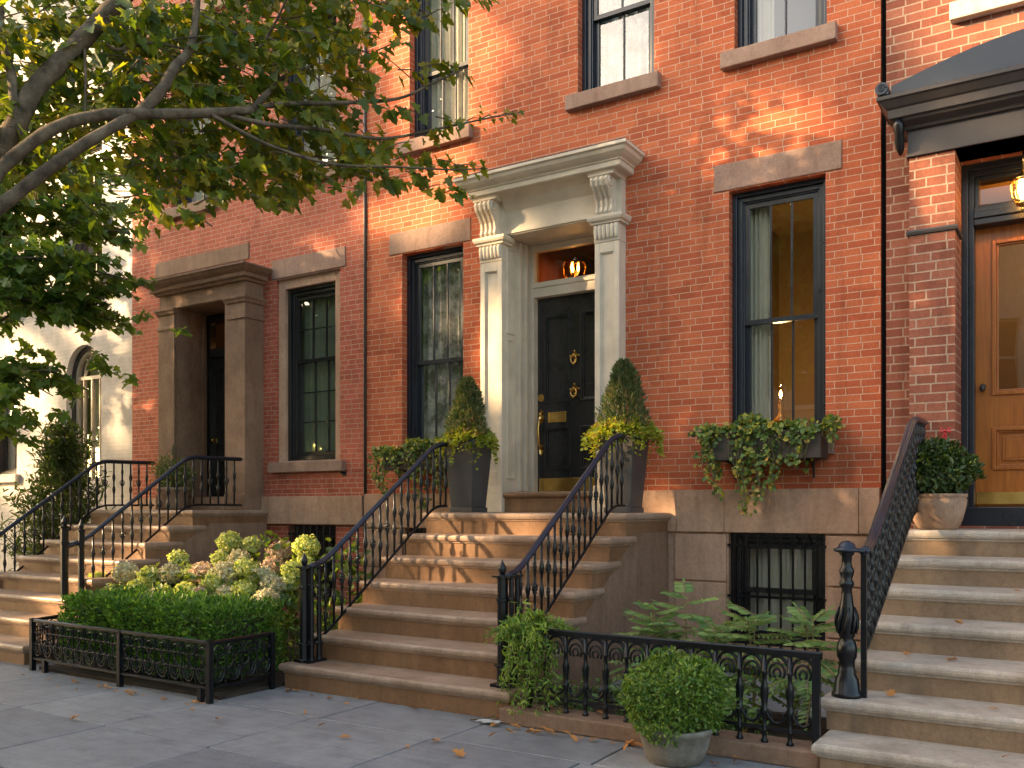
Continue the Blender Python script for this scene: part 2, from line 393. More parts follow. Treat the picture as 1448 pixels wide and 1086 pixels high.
def blob(c, rad, n, size, shell=.55, rough=.18, up=.3, jit=.6):
    """leaves through an ellipsoid's outer shell with a lumpy outline"""
    d = rnd_dir(n)
    ph = rng.uniform(0, 6.28, 6); fr = rng.normal(size=(6, 3)) * 3.2
    lump = sum(np.sin(d @ fr[i] + ph[i]) for i in range(6)) / 6
    r = (shell + (1 - shell) * rng.rand(n) ** .6) * (1 + rough * 1.6 * lump)
    gap = sum(np.sin(d @ fr[i] * 1.9 + ph[i] * 2) for i in range(6)) / 6; keep = rng.rand(n) < np.clip(1.0 + gap * 2.2, .25, 1)
    d, r = d[keep], r[keep]; n = len(d)
    pos = np.asarray(c) + d * r[:, None] * np.asarray(rad)
    nrm = d + rnd_dir(n) * jit + np.array([0, 0, up])
    ax = d * .6 + rnd_dir(n) * .8 + np.array([0, 0, .1])
    return pos, ax, nrm, size * rng.uniform(.65, 1.25, n)

# ------------------------------------------------------------------ walls with real openings
def wall_mesh(mb, x0, x1, z0, z1, openings, y=0.0, depth=.16, sgn=1):
    """front skin split round the openings, plus the reveals"""
    xs = sorted({x0, x1, *[o[0] for o in openings], *[o[1] for o in openings]})
    zs = sorted({z0, z1, *[o[2] for o in openings], *[o[3] for o in openings]})
    for i in range(len(xs)-1):
        for j in range(len(zs)-1):
            cx, cz = (xs[i]+xs[i+1])/2, (zs[j]+zs[j+1])/2
            if any(o[0] < cx < o[1] and o[2] < cz < o[3] for o in openings): continue
            mb.add([(xs[i],y,zs[j]),(xs[i+1],y,zs[j]),(xs[i+1],y,zs[j+1]),(xs[i],y,zs[j+1])], [(0,1,2,3)])
    for o in openings:
        a, b, c, d = o[:4]; dp = (o[4] if len(o) > 4 else depth) * sgn
        mb.add([(a,y,c),(a,y+dp,c),(a,y+dp,d),(a,y,d)], [(0,1,2,3)]); mb.add([(b,y,c),(b,y,d),(b,y+dp,d),(b,y+dp,c)], [(0,1,2,3)])
        mb.add([(a,y,d),(a,y+dp,d),(b,y+dp,d),(b,y,d)], [(0,1,2,3)]); mb.add([(a,y,c),(b,y,c),(b,y+dp,c),(a,y+dp,c)], [(0,1,2,3)])
    return mb
def curtain_mesh(x0, x1, y, z0, z1, pleats=6, amp=.025, n=48):
    m = MB(); v = []
    for i in range(n+1):
        t = i / n; x = x0 + (x1-x0)*t
        yy = y + amp*math.sin(t*pleats*2*math.pi) + amp*.4*math.sin(t*pleats*4.7*math.pi + 1)
        v += [(x, yy, z0), (x, yy + amp*.4*math.sin(t*9), z1)]
    return m.add(v, [(2*i, 2*i+2, 2*i+3, 2*i+1) for i in range(n)])
def room_mesh(x0, x1, y0, y1, z0, z1):
    m = MB(); m.box(x0, x1, y0, y1, z0, z1, skip='f'); return m

def sash_window(house, x0, x1, z0, z1, mid=None, cols=3, rows=(1, 1), y=.09, mat='navy', g='glass', curtain=None, room='room', room_w=.25, room_d=2.2, label=None, thick=.085):
    """part 'window' = stepped frame; sub-parts: sashes, panes, curtain, room lining"""
    m = MB()
    m.ring(x0, x1, z0, z1, thick*.5, y, y+.14, wb=.03)
    a, b, c, d = x0+thick*.5, x1-thick*.5, z0+.03, z1-thick*.5
    m.ring(a, b, c, d, thick*.5, y+.03, y+.14, wb=.03)
    a, b, c, d = a+thick*.5, b-thick*.5, c+.03, d-thick*.5
    m.ring(a, b, c, d, .014, y+.045, y+.14)
    w = ob('window', m, M[mat], house, bevel=.005)
    if label: w['label'] = label
    mid = mid if mid is not None else (z0+z1)/2
    sw = .042
    for (p, q, ys, nr) in ((mid-.02, d-.014, y+.06, rows[0]), (c+.014, mid+.025, y+.1, rows[1])):
        sm = MB(); X0, X1 = a+.014, b-.014
        sm.ring(X0, X1, p, q, sw, ys, ys+.035)
        gx0, gx1, gz0, gz1 = X0+sw, X1-sw, p+sw, q-sw
        for k in range(1, cols):
            xx = gx0 + (gx1-gx0)*k/cols; sm.box(xx-.007, xx+.007, ys+.004, ys+.03, gz0, gz1)
        for k in range(1, nr):
            zz = gz0 + (gz1-gz0)*k/nr
            for j in range(cols):
                xa = gx0 + (gx1-gx0)*j/cols + (.007 if j else 0); xb = gx0 + (gx1-gx0)*(j+1)/cols - (.007 if j < cols-1 else 0)
                sm.box(xa, xb, ys+.004, ys+.03, zz-.007, zz+.007)
        so = ob('sash', sm, M[mat], w)
        pm = MB(); pm.add([(gx0,ys+.018,gz0),(gx1,ys+.018,gz0),(gx1,ys+.018,gz1),(gx0,ys+.018,gz1)], [(0,1,2,3)])
        ob('pane', pm, M[g], w)
    if curtain:
        for (ca, cb, cm, pl) in curtain:
            ob('curtain', curtain_mesh(x0+(x1-x0)*ca, x0+(x1-x0)*cb, y+.185, z0+.02, z1+.05, pl), M[cm], w, smooth=True)
    ob('room_lining', room_mesh(x0-room_w, x1+room_w, y+.145, y+.145+room_d, z0-.12, z1+.25), M[room], w)
    return w
def stone_block(name, house, x0, x1, z0, z1, proj, mat='lintel_stone', back=.1, bev=.008):
    m = MB(); m.box(x0, x1, -proj, back, z0, z1); return ob(name, m, M[mat], house, bevel=bev)

# ================================================================== SETTING
# bluestone pavement: slabs with open joints
m = MB(); rows = [.3, -.9, -1.8, -2.62, -3.45, -4.36, -5.25, -6.1]
starts = [0.2, .35, -.2, -2.36, -3.46, -2.4, -3.1]
for i in range(len(rows)-1):
    w = 1.03 if i != 3 else 1.05
    x = starts[i] + w * 30
    while x > -22:
        ww = w * (1 + .0 * i); j = .007
        dz = rng.uniform(-.002, .002)
        m.box(x-ww+j, x-j, rows[i+1]+j, rows[i]-j, -.06, dz, skip='d')
        x -= ww
struct('sidewalk', m, M['bluestone'], bevel=.004, seg=1)
m = MB(); m.add([(-60,-6.1,-.012),(40,-6.1,-.012),(40,12,-.012),(-60,12,-.012)], [(0,1,2,3)]); struct('pavement_bed', m, M['soil'])
m = MB(); m.box(-60, 40, -6.3, -6.1, -.3, .005); struct('kerb', m, M['limestone'], bevel=.02)
m = MB(); m.add([(-60,-13.2,-.13),(40,-13.2,-.13),(40,-6.3,-.13),(-60,-6.3,-.13)], [(0,1,2,3)]); struct('road', m, M['asphalt'])
m = MB(); m.box(-60, 40, -13.4, -13.2, -.3, .005); struct('far_kerb', m, M['limestone'], bevel=.02)
m = MB(); m.add([(-60,-30,0),(40,-30,0),(40,-13.4,0),(-60,-13.4,0)], [(0,1,2,3)]); struct('far_sidewalk', m, M['bluestone'])
m = MB(); m.add([(-200,-200,-.32),(200,-200,-.32),(200,200,-.32),(-200,200,-.32)], [(0,1,2,3)]); struct('ground', m, M['asphalt'])

def shell(house, x0, x1, z1, mat, yb=9.0, yf=.02):
    m = MB(); m.box(x0, x1, yf, yb, 0, z1, skip='fdu'); ob('side_walls', m, M[mat], house)
    m = MB(); m.box(x0, x1, yf, yb, z1-.1, z1); ob('roof', m, M['roof'], house)

# ================================================================== MAIN HOUSE
HX0, HX1 = -7.075, -1.455
main = thing('brick_house', 'red brick row house with a grey-white door surround and black panelled front door', 'house', ((HX0+HX1)/2, 0, 0))
WZ0, WZ1 = 2.02, 4.31
ow = [(-2.75,-1.90,WZ0,WZ1), (-6.55,-5.70,WZ0,WZ1), (-2.70,-1.89,5.55,7.5), (-4.30,-3.48,5.55,7.5), (-6.44,-5.63,5.55,7.5)]
DX0, DX1 = -5.107, -4.033
m = MB(); wall_mesh(m, HX0, HX1, 1.61, 10.2, ow + [(DX0-.02, DX1+.02, 1.61, 4.272, .1)]); ob('wall', m, M['brick_main'], main)
shell(main, HX0, HX1, 10.2, 'brick_main')
# rusticated brownstone basement
m = MB(); bo = [(-2.75,-1.90,.22,1.22), (-6.5,-5.72,.3,1.22)]
wall_mesh(m, HX0, HX1, 0, 1.225, bo, y=-.012, depth=.2); ob('basement_wall', m, M['brownstone'], main)
m = MB()
for (a, b, c, d) in [(-3.26,-2.765,.78,1.205), (-3.26,-2.765,.34,.765), (-1.885,HX1,.78,1.205), (-1.885,HX1,.34,.765), (-7.05,-6.52,.78,1.205), (-7.05,-6.52,.34,.765), (-3.26,-2.765,.02,.325), (-1.885,HX1,.02,.325)]:
    m = MB(); m.box(a, b, -.035, .0, c, d); ob('rusticated_block', m, M['brownstone'], main, bevel=.006)
m = MB(); jx = [HX0, -6.2, -5.47, -4.1, -3.24, -2.78, -1.62, HX1]
for a, b in zip(jx[:-1], jx[1:]): m.box(a+.002, b-.002, -.05, .05, 1.225, 1.61)
ob('water_table', m, M['brownstone'], main, bevel=.005)
for (a, b) in ((-2.89,-1.765), (-6.73,-5.60)): stone_block('lintel', main, a, b, 4.32, 4.565, .012)
for (a, b) in ((-2.81,-1.80), (-4.41,-3.41), (-6.55,-5.57)): stone_block('sill', main, a, b, 5.405, 5.55, .075)
for (a, b) in ((-2.83,-1.82), (-6.63,-5.62)): stone_block('sill', main, a, b, 1.90, 2.02, .05)
for (a, b) in ((-2.84,-1.75), (-4.44,-3.34), (-6.58,-5.49)): stone_block('lintel', main, a, b, 7.51, 7.75, .012)
sash_window(main, -2.75, -1.90, WZ0, WZ1, 3.13, curtain=[(.1,.36,'cloth',5)], room='room')
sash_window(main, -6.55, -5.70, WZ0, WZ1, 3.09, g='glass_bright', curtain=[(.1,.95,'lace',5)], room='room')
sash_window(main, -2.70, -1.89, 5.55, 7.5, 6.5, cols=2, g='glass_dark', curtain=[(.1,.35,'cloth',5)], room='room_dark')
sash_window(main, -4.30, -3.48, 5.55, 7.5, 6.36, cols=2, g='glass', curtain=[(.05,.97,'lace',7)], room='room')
sash_window(main, -6.44, -5.63, 5.55, 7.5, 6.33, cols=3, g='glass_bright', curtain=[(.05,.97,'cloth',8)], room='room')
sash_window(main, -2.75, -1.90, .22, 1.22, .70, cols=1, y=.045, mat='black', curtain=[(.14,.94,'cloth',9)], room='room', room_d=1)
sash_window(main, -6.5, -5.72, .3, 1.22, .70, cols=1, y=.1, mat='black', room='room_dark', room_d=1)
def grille(house, x0, x1, z0, z1, n, y=-.06):
    m = MB()
    for k in range(n):
        x = x0 + (x1-x0)*(k+.5)/n; m.tube([(x,y,z0),(x,y,z1)], .0105, 8)
    for z in (z1-.1, (z0+z1)/2-.05, z0+.06): m.box(x0-.02, x1+.02, y+.012, y+.02, z-.012, z+.012)
    return ob('window_grille', m, M['iron'], house)
grille(main, -2.74, -1.91, .2, 1.21, 8, y=-.03); grille(main, -6.49, -5.73, .3, 1.21, 7, y=-.03)

# --- door surround
P_L, P_R = (-5.375, -5.105), (-4.035, -3.775)
def pilaster(x0, x1):
    m = MB(); yf = -.15
    m.box(x0-.02, x1+.02, -.185, 0, 1.402, 1.60); m.box(x0-.008, x1+.008, -.168, 0, 1.60, 1.66)
    m.ring(x0, x1, 1.66, 4.0, .058, yf, 0, wb=.16, wt=.10); m.box(x0+.058, x1-.058, yf+.022, 0, 1.82, 3.90)
    m.ring(x0+.058, x1-.058, 1.82, 3.90, .012, yf+.01, yf+.02)
    p = ob('pilaster', m, M['trim_white'], main, bevel=.005)
    c = MB(); c.box(x0-.003, x1+.003, yf-.006, 0, 4.0, 4.085)
    n = 6; w = (x1-x0)/n                                   # fluted bell under the abacus
    for k in range(n):
        xc = x0 + w*(k+.5); c.lathe([(.012,4.03),(.02,4.06),(w*.52,4.10),(w*.55,4.135),(w*.4,4.16)], (xc, yf-.018, 0), 10)
    c.box(x0, x1, yf-.01, 0, 4.085, 4.165)
    c.cornice(x0, x1, yf, 0, [(.0,4.165),(.03,4.172),(.03,4.19),(.05,4.20),(.06,4.225),(.06,4.25),(.045,4.255)])
    ob('capital', c, M['trim_white'], p, bevel=.003)
    # scrolled console bracket
    k = MB(); bx0, bx1 = x0+.03, x1-.05
    def S(d): return [(.0,4.256),(-.185-d,4.256),(-.20-d,4.28),(-.185-d,4.33),(-.195-d,4.39),(-.24-d,4.45),(-.29-d,4.50),(-.31-d,4.55),(-.29-d,4.585),(-.25-d,4.60),(.0,4.60)]
    k.extrude_x(S(-.012), bx0, bx1)
    wv = (bx1-bx0)/7
    for j in (0, 2, 4, 6): k.extrude_x([(min(y+.02, -.0) if i in (0, 10) else y, z) for i, (y, z) in enumerate(S(.008))], bx0+wv*j+.002, bx0+wv*(j+1)-.002)
    for sx in (bx0-.004, bx1+.004):
        pts = [(sx, -.24 + .055*(1-t/20)*math.cos(t*.62), 4.535 + .055*(1-t/20)*math.sin(t*.62)) for t in range(20)]
        k.tube(pts, .009, 6)
        k.tube([(sx, -.13, 4.27), (sx, -.155, 4.34), (sx, -.19, 4.42), (sx, -.23, 4.48)], .009, 6)
    k.box(x0+.01, x1-.002, -.10, 0, 4.256, 4.60)
    k.cornice(x0+.02, x1-.03, -.24, 0, [(.0,4.60),(.03,4.605),(.03,4.625),(.05,4.64)])
    ob('console', k, M['trim_white'], p, bevel=.003)
    return p
pilaster(*P_L); pilaster(*P_R)
m = MB(); m.box(P_L[1]-.02, P_R[0]+.03, -.085, .02, 4.275, 4.62)
m.box(P_L[1]-.02, P_R[0]+.03, -.095, -.08, 4.275, 4.31)
m.extrude_x([(-.08,4.50),(-.13,4.56),(-.16,4.60),(-.24,4.655),(0,4.655)], P_L[1]+.005, P_R[0]+.02)
ob('frieze', m, M['trim_white'], main, bevel=.004)
m = MB(); m.cornice(-5.31, -3.80, -.20, .02, [(.0,4.641),(.10,4.645),(.11,4.655),(.11,4.70),(.125,4.705),(.125,4.715),(.16,4.735),(.19,4.76),(.205,4.79),(.225,4.80),(.225,4.828),(.215,4.832)])
ob('cornice', m, M['trim_white'], main, bevel=.002, seg=1)
m = MB(); m.cornice(-5.31, -3.80, -.20, .02, [(.21,4.834),(.21,4.846)]); ob('lead_flashing', m, M['slate'], main)
# recess lining with sunk panels
m = MB(); YD = .45
m.box(DX0-.03, DX0, -.10, YD, 1.402, 4.275); m.box(DX1, DX1+.03, -.10, YD, 1.402, 4.275)
m.box(DX0, DX1, -.08, YD, 4.262, 4.274)
for x, sg in ((DX0, 1), (DX1, -1)):
    for (y0, y1, z0, z1) in ((-.06,.08,1.75,3.2),(-.06,.08,3.26,4.15)):
        xx = (x, x+.014*sg); a, b = min(xx), max(xx)
        m.box(a, b, y0, y0+.014, z0, z1); m.box(a, b, y1-.014, y1, z0, z1); m.box(a, b, y0+.014, y1-.014, z0, z0+.014); m.box(a, b, y0+.014, y1-.014, z1-.014, z1)
    xx = (x, x+.035*sg); a, b = min(xx), max(xx); m.box(a, b, .15, .20, 1.62, 4.26)
    xx = (x, x+.055*sg); a, b = min(xx), max(xx); m.box(a, b, .24, .29, 1.62, 4.26)
    xx = (x, x+.075*sg); a, b = min(xx), max(xx); m.box(a, b, .36, YD+.02, 1.62, 4.26)
m.box(DX0+.075, DX1-.075, .36, YD+.02, 3.70, 3.86); m.box(DX0+.075, DX1-.075, .345, .36, 3.80, 3.85); m.box(DX0+.075, DX1-.075, .38, YD+.02, 4.20, 4.26)
ob('door_frame', m, M['trim_white'], main, bevel=.004)
m = MB(); m.add([(DX0+.075,.43,3.86),(DX1-.075,.43,3.86),(DX1-.075,.43,4.2),(DX0+.075,.43,4.2)], [(0,1,2,3)])
tl = ob('transom_light', m, M['glass_amber'], main)
ob('hall_lining', room_mesh(DX0-.2, DX1+.2, YD+.08, 3.5, 1.6, 4.6), M['room_red'], main)
# door sill step
m = MB(); m.box(-5.10, -4.02, -.13, .5, 1.402, 1.55); m.cornice(-5.10, -4.02, -.13, .45, [(.0,1.545),(.02,1.55),(.032,1.565),(.034,1.58),(.028,1.595),(.012,1.602)])
ob('door_sill', m, M['step'], main, bevel=.004)
# door leaf
def panel_door(house, x0, x1, z0, z1, y, mat, panels, t=.05):
    m = MB(); xs = sorted({x0, x1, *[p[0] for p in panels], *[p[1] for p in panels]}); zs = sorted({z0, z1, *[p[2] for p in panels], *[p[3] for p in panels]})
    for i in range(len(xs)-1):
        for j in range(len(zs)-1):
            cx, cz = (xs[i]+xs[i+1])/2, (zs[j]+zs[j+1])/2
            if any(p[0] < cx < p[1] and p[2] < cz < p[3] for p in panels): continue
            m.add([(xs[i],y,zs[j]),(xs[i+1],y,zs[j]),(xs[i+1],y,zs[j+1]),(xs[i],y,zs[j+1])], [(0,1,2,3)])
    for (a, b, c, d) in panels:                            # bolection moulding, cove and raised field
        m.ring(a-.012, b+.012, c-.012, d+.012, .026, y-.014, y+.03)
        m.ring(a+.014, b-.014, c+.014, d-.014, .016, y+.002, y+.03)
        m.box(a+.03, b-.03, y+.018, y+.04, c+.03, d-.03)
    return ob('door', m, M[mat], house, bevel=.004)
pan = [(-4.94,-4.64,2.58,3.50), (-4.50,-4.20,2.58,3.50), (-4.94,-4.64,1.86,2.30), (-4.50,-4.20,1.86,2.30)]
d = panel_door(main, DX0+.075, DX1-.075, 1.603, 3.70, YD, 'black', pan)
XL = DX0+.075
m = MB(); m.box(XL+.02, DX1-.1, YD-.006, YD, 1.615, 1.765); ob('kick_plate', m, M['brass'], d, bevel=.003)
m = MB(); m.ring(-4.90, -4.68, 2.36, 2.47, .016, YD-.014, YD); m.box(-4.884, -4.696, YD-.006, YD, 2.376, 2.454); m.box(-4.875, -4.705, YD-.011, YD-.006, 2.388, 2.442); ob('mail_slot', m, M['brass'], d, bevel=.003)
def knocker(x, z, sc=1.0):
    m = MB(); m.disc((x, z), .034*sc, YD-.02, YD, 14); m.disc((x, z), .02*sc, YD-.045, YD-.02, 12)
    for k in range(4):
        a = k*math.pi/2; m.lathe([(.004,-.012),(.014,0),(.004,.012)], (x+.05*sc*math.cos(a), YD-.02, z+.05*sc*math.sin(a)), 8)
    pts = [(x + .032*sc*math.cos(a), YD-.045, z-.04*sc + .045*sc*math.sin(a)) for a in np.linspace(0, 2*math.pi, 15)]
    m.tube(pts, .009*sc, 8)
    m.lathe([(.003,-.02),(.016,0),(.003,.02)], (x, YD-.05, z-.085*sc), 8)
    return m
ob('door_knocker', knocker(-4.57, 3.05), M['brass'], d, smooth=True); ob('door_knocker', knocker(-4.57, 2.70), M['brass'], d, smooth=True)
m = MB(); m.disc((XL+.05, 2.63), .034, YD-.022, YD, 16); m.disc((XL+.05, 2.63), .016, YD-.03, YD-.022, 12); ob('deadbolt', m, M['brass'], d, bevel=.004)
m = MB(); hx = XL+.05
for zc, w, h in ((2.43, .032, .075), (2.07, .028, .06)):
    v = [(hx + w*math.cos(a), zc + h*math.sin(a)) for a in np.linspace(0, 2*math.pi, 17)[:-1]]
    n = len(v); m.add([(a, YD-.012, b) for a, b in v] + [(a, YD, b) for a, b in v], [tuple(range(n))] + [(i, (i+1)%n, n+(i+1)%n, n+i) for i in range(n)])
m.tube([(hx,YD-.01,2.40),(hx,YD-.06,2.385),(hx,YD-.078,2.30),(hx,YD-.07,2.20),(hx,YD-.055,2.12),(hx,YD-.01,2.075)], [.012,.014,.013,.015,.012,.012], 8)
m.lathe([(.004,-.02),(.02,-.005),(.02,.006),(.004,.02)], (hx, YD-.03, 2.455), 10); ob('door_handle', m, M['brass'], d, smooth=True)

# hall lantern seen through the transom, standing lamp seen through the right window
def lantern(name, label, c, r, hgt, chain):
    t = thing(name, label, 'lantern', c)
    m = MB(); x, y, z = c
    m.tube([(x,y,z+hgt),(x,y,z+chain)], .006, 6); m.lathe([(.01,hgt),(.03,hgt-.02),(r*.7,hgt-.05),(r*.9,hgt-.06),(r*.9,hgt-.075)], c, 12)
    for k in range(6):
        a = k*math.pi/3
        m.tube([(x+math.cos(a)*r*q, y+math.sin(a)*r*q, z+w) for q, w in ((.88,hgt-.07),(1.0,hgt*.62),(.92,hgt*.3),(.55,.02))], .0055, 6)
    m.lathe([(r*.55,.0),(r*.6,.015),(r*.5,.03)], c, 12); m.lathe([(.004,-.05),(.016,-.03),(.008,0)], c, 8)
    ob('frame', m, M['brass'], t, smooth=True)
    m = MB()
    for k in range(3):
        a = k*2.1+.4; m.lathe([(.004,0),(.014,.02),(.016,.045),(.004,.085)], (x+math.cos(a)*r*.3, y+math.sin(a)*r*.3, z+hgt*.42), 8)
    ob('bulb', m, M['bulb'], t, smooth=True)
    m = MB(); m.lathe([(r*.55,.02),(r*.88,hgt*.3),(r*.95,hgt*.62),(r*.82,hgt-.08)], c, 12); ob('glass_shade', m, M['glass_lamp'], t, smooth=True)
    return t
def point(name, loc, w, col=(1,.62,.28), r=.05):
    l = bpy.data.lights.new(name, 'POINT'); l.energy = w; l.color = col; l.shadow_soft_size = r
    o = bpy.data.objects.new(name, l); COL.objects.link(o); o.location = loc
hp = on_y(812, 398, 1.1)
lantern('hall_lantern', 'brass hall lantern with lit bulbs behind the transom glass of the black door', hp, .15, .27, .7)
point('hall_lantern_light', hp + Vector((0, 0, -.12)), 1.2)
lp = on_y(1104, 566, 1.15)
t = thing('table_lamp', 'small lit oil-style lamp glowing behind the right ground-floor window', 'lamp', lp)
m = MB(); m.lathe([(.07,-.22),(.075,-.2),(.03,-.15),(.016,-.1),(.03,-.05),(.012,-.02),(.03,0)], lp, 14); ob('lamp_base', m, M['brass'], t, smooth=True)
m = MB(); m.lathe([(.02,.0),(.042,.035),(.045,.07),(.025,.12),(.018,.16)], lp, 14); ob('lamp_shade', m, M['glass_lamp'], t, smooth=True)
m = MB(); m.lathe([(.004,.02),(.014,.045),(.014,.07),(.004,.1)], lp, 8); ob('bulb', m, M['bulb'], t, smooth=True)
point('table_lamp_light', lp + Vector((0, -.05, .25)), 6)
m = MB(); m.box(lp.x-.25, lp.x+.35, lp.y-.2, lp.y+.2, lp.z-.26, lp.z-.22)
for a in (-.22,.32):
    for b in (-.17,.17): m.box(lp.x+a-.02, lp.x+a+.02, lp.y+b-.02, lp.y+b+.02, 1.93, lp.z-.26)
tag(ob('side_table', m, M['wood'], None, bevel=.004), 'dark wooden side table under the lit lamp behind the right ground-floor window', 'table')

# ================================================================== LEFT BROWNSTONE-TRIMMED HOUSE
LX0, LX1 = -11.46, -7.105
left = thing('brick_house', 'rosy brick row house with a brown stone door hood, left of the main house', 'house', ((LX0+LX1)/2, 0, 0))
ol = [(-8.57,-7.49,2.01,4.29), (-10.13,-9.15,1.59,4.1,.1), (-8.45,-7.55,5.52,7.4), (-10.6,-9.75,5.52,7.4)]
m = MB(); wall_mesh(m, LX0, LX1, 1.59, 10.3, ol); ob('wall', m, M['brick_left'], left)
shell(left, LX0, LX1, 10.3, 'brick_left')
m = MB(); wall_mesh(m, LX0, LX1, 0, 1.25, [(-8.35,-7.56,.35,1.24)], depth=.2); ob('basement_wall', m, M['brick_left'], left)
m = MB(); jx = [LX0, -10.7, -8.75, -7.9, LX1]
for a, b in zip(jx[:-1], jx[1:]): m.box(a+.002, b-.002, -.05, .05, 1.25, 1.59)
ob('water_table', m, M['brownstone'], left, bevel=.005)
stone_block('belt_course', left, LX0, LX1, 7.98, 8.16, .06)
stone_block('lintel', left, -8.64, -7.40, 4.30, 4.54, .012); stone_block('sill', left, -8.64, -7.40, 1.885, 2.01, .07)
stone_block('lintel', left, -10.93, -9.05, 4.63, 4.84, .012, 'brownstone_dark')
for (a, b) in ((-8.55,-7.45), (-10.7,-9.65)): stone_block('sill', left, a, b, 5.38, 5.52, .07, 'brownstone_dark')
m = MB(); m.ring(-8.57, -7.49, 2.01, 4.29, .12, .045, .13, wb=.02); ob('window_surround', m, M['brownstone'], left, bevel=.006)
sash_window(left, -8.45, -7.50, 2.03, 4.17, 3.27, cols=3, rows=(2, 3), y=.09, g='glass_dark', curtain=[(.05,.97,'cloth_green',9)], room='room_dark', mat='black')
sash_window(left, -8.45, -7.55, 5.52, 7.4, 6.4, cols=2, g='glass_bright', curtain=[(.05,.97,'cloth',8)], room='room')
sash_window(left, -10.6, -9.75, 5.52, 7.4, 6.4, cols=2, g='glass_bright', curtain=[(.05,.97,'cloth',8)], room='room')
sash_window(left, -8.35, -7.56, .35, 1.24, .8, cols=2, y=.1, mat='hood', room='room', room_d=1)
grille(left, -8.33, -7.58, .35, 1.23, 7, y=-.02)
LP_L, LP_R = (-10.47, -10.14), (-9.12, -8.79)
for (a, b) in (LP_L, LP_R):
    m = MB(); m.box(a-.02, b+.02, -.33, .02, 1.424, 1.62); m.box(a, b, -.30, .02, 1.62, 3.80)
    m.cornice(a, b, -.30, .02, [(0,3.80),(.015,3.80),(.015,3.84),(.0,3.845),(.0,3.99),(.02,4.0),(.03,4.03),(.045,4.05),(.045,4.075),(.0,4.078)])
    ob('pilaster', m, M['brownstone_dark'], left, bevel=.005)
m = MB(); m.box(LP_L[0]+.005, LP_R[1]-.005, -.285, .02, 4.08, 4.26)
m.cornice(LP_L[0]+.02, LP_R[1]-.02, -.28, .02, [(0,4.255),(.05,4.26),(.06,4.285),(.10,4.30),(.10,4.35),(.115,4.355),(.15,4.38),(.175,4.41),(.19,4.415),(.19,4.44),(.17,4.445)])
ob('door_hood', m, M['brownstone_dark'], left, bevel=.003)
m = MB(); m.box(-10.14,-10.12,-.28,.25,1.59,4.08); m.box(-9.18,-9.12,-.28,.25,1.59,4.08); m.box(-10.12,-9.18,-.27,.25,4.07,4.079); m.box(-10.12,-10.09,.12,.17,1.6,4.05); m.box(-10.12,-9.18,-.02,.4,1.42,1.6); ob('door_recess', m, M['brownstone_dark'], left)
m = MB(); m.ring(-10.11, -9.19, 1.60, 4.06, .06, .20, .3, wb=.0); m.box(-10.05,-9.25,.19,.3,3.48,3.60); m.box(-10.05,-9.25,.2,.3,3.95,4.0); ob('door_frame', m, M['black'], left, bevel=.004)
m = MB(); m.add([(-10.05,.27,3.6),(-9.25,.27,3.6),(-9.25,.27,3.95),(-10.05,.27,3.95)], [(0,1,2,3)]); ob('transom_light', m, M['glass_amber'], left)
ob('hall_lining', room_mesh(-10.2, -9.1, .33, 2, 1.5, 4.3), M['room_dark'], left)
YD2 = .25
d2 = panel_door(left, -10.05, -9.25, 1.603, 3.48, YD2, 'black', [(-9.93,-9.70,2.25,3.34), (-9.60,-9.37,2.25,3.34), (-9.93,-9.70,1.75,2.08), (-9.60,-9.37,1.75,2.08)])
YDk = YD; YD = YD2
ob('door_knocker', knocker(-9.66, 2.96, 1.3), M['brass'], d2, smooth=True); YD = YDk
m = MB(); m.box(-9.78,-9.52,YD2-.012,YD2,2.11,2.20); ob('mail_slot', m, M['brass'], d2, bevel=.003)
m = MB(); m.lathe([(.02,-.02),(.03,0),(.02,.02)], (-9.99,YD2-.05,2.36), 10); m.box(-10.01,-9.97,YD2-.03,YD2,2.33,2.39); ob('door_knob', m, M['brass'], d2)
m = MB(); m.lathe([(.02,-.05),(.035,0),(.03,.05),(.01,.07)], (-9.5, .9, 3.72), 8); t = ob('hall_light', m, M['flame'], None, smooth=True); tag(t, 'small amber hall light behind the transom of the brown stone doorway', 'lamp')
# small glowing yellow dots above the window sill inside
m = MB()
for k in range(34):
    x = -8.28 + abs(rng.normal(0, .16)); z = 2.12 + abs(rng.normal(0, .045)) + max(0, .13 - abs(x+8.22)*1.4)*rng.rand()
    m.lathe([(.001,-.006),(.006,0),(.001,.006)], (min(x,-7.7), .30 + rng.uniform(-.015,.015), z), 6)
tag(ob('fairy_lights', m, M['fairy']), 'cluster of tiny yellow lights along the bottom of the many-paned window', 'fairy lights')
# dark gaps and pipes between houses
m = MB(); m.tube([(-7.09,-.012,0),(-7.09,-.012,10)], .017, 8); tag(ob('downpipe', m, M['hood'], smooth=True), 'thin dark pipe running up the joint between the two red brick houses', 'pipe')
m = MB(); m.box(HX1-.0, -1.412, .05, .25, 0, 10); tag(ob('party_joint', m, M['dark_gap']), 'dark recessed vertical joint between the red and the brown brick houses', 'wall joint')
m = MB(); m.tube([(-7.42,0,1.86),(-7.42,-.05,1.86),(-7.42,-.06,1.92)], .013, 8); m.box(-7.45,-7.39,-.01,.01,1.82,1.9); tag(ob('shutter_hook', m, M['iron']), 'small black iron hook on the rosy brick right of the window sill', 'hook')

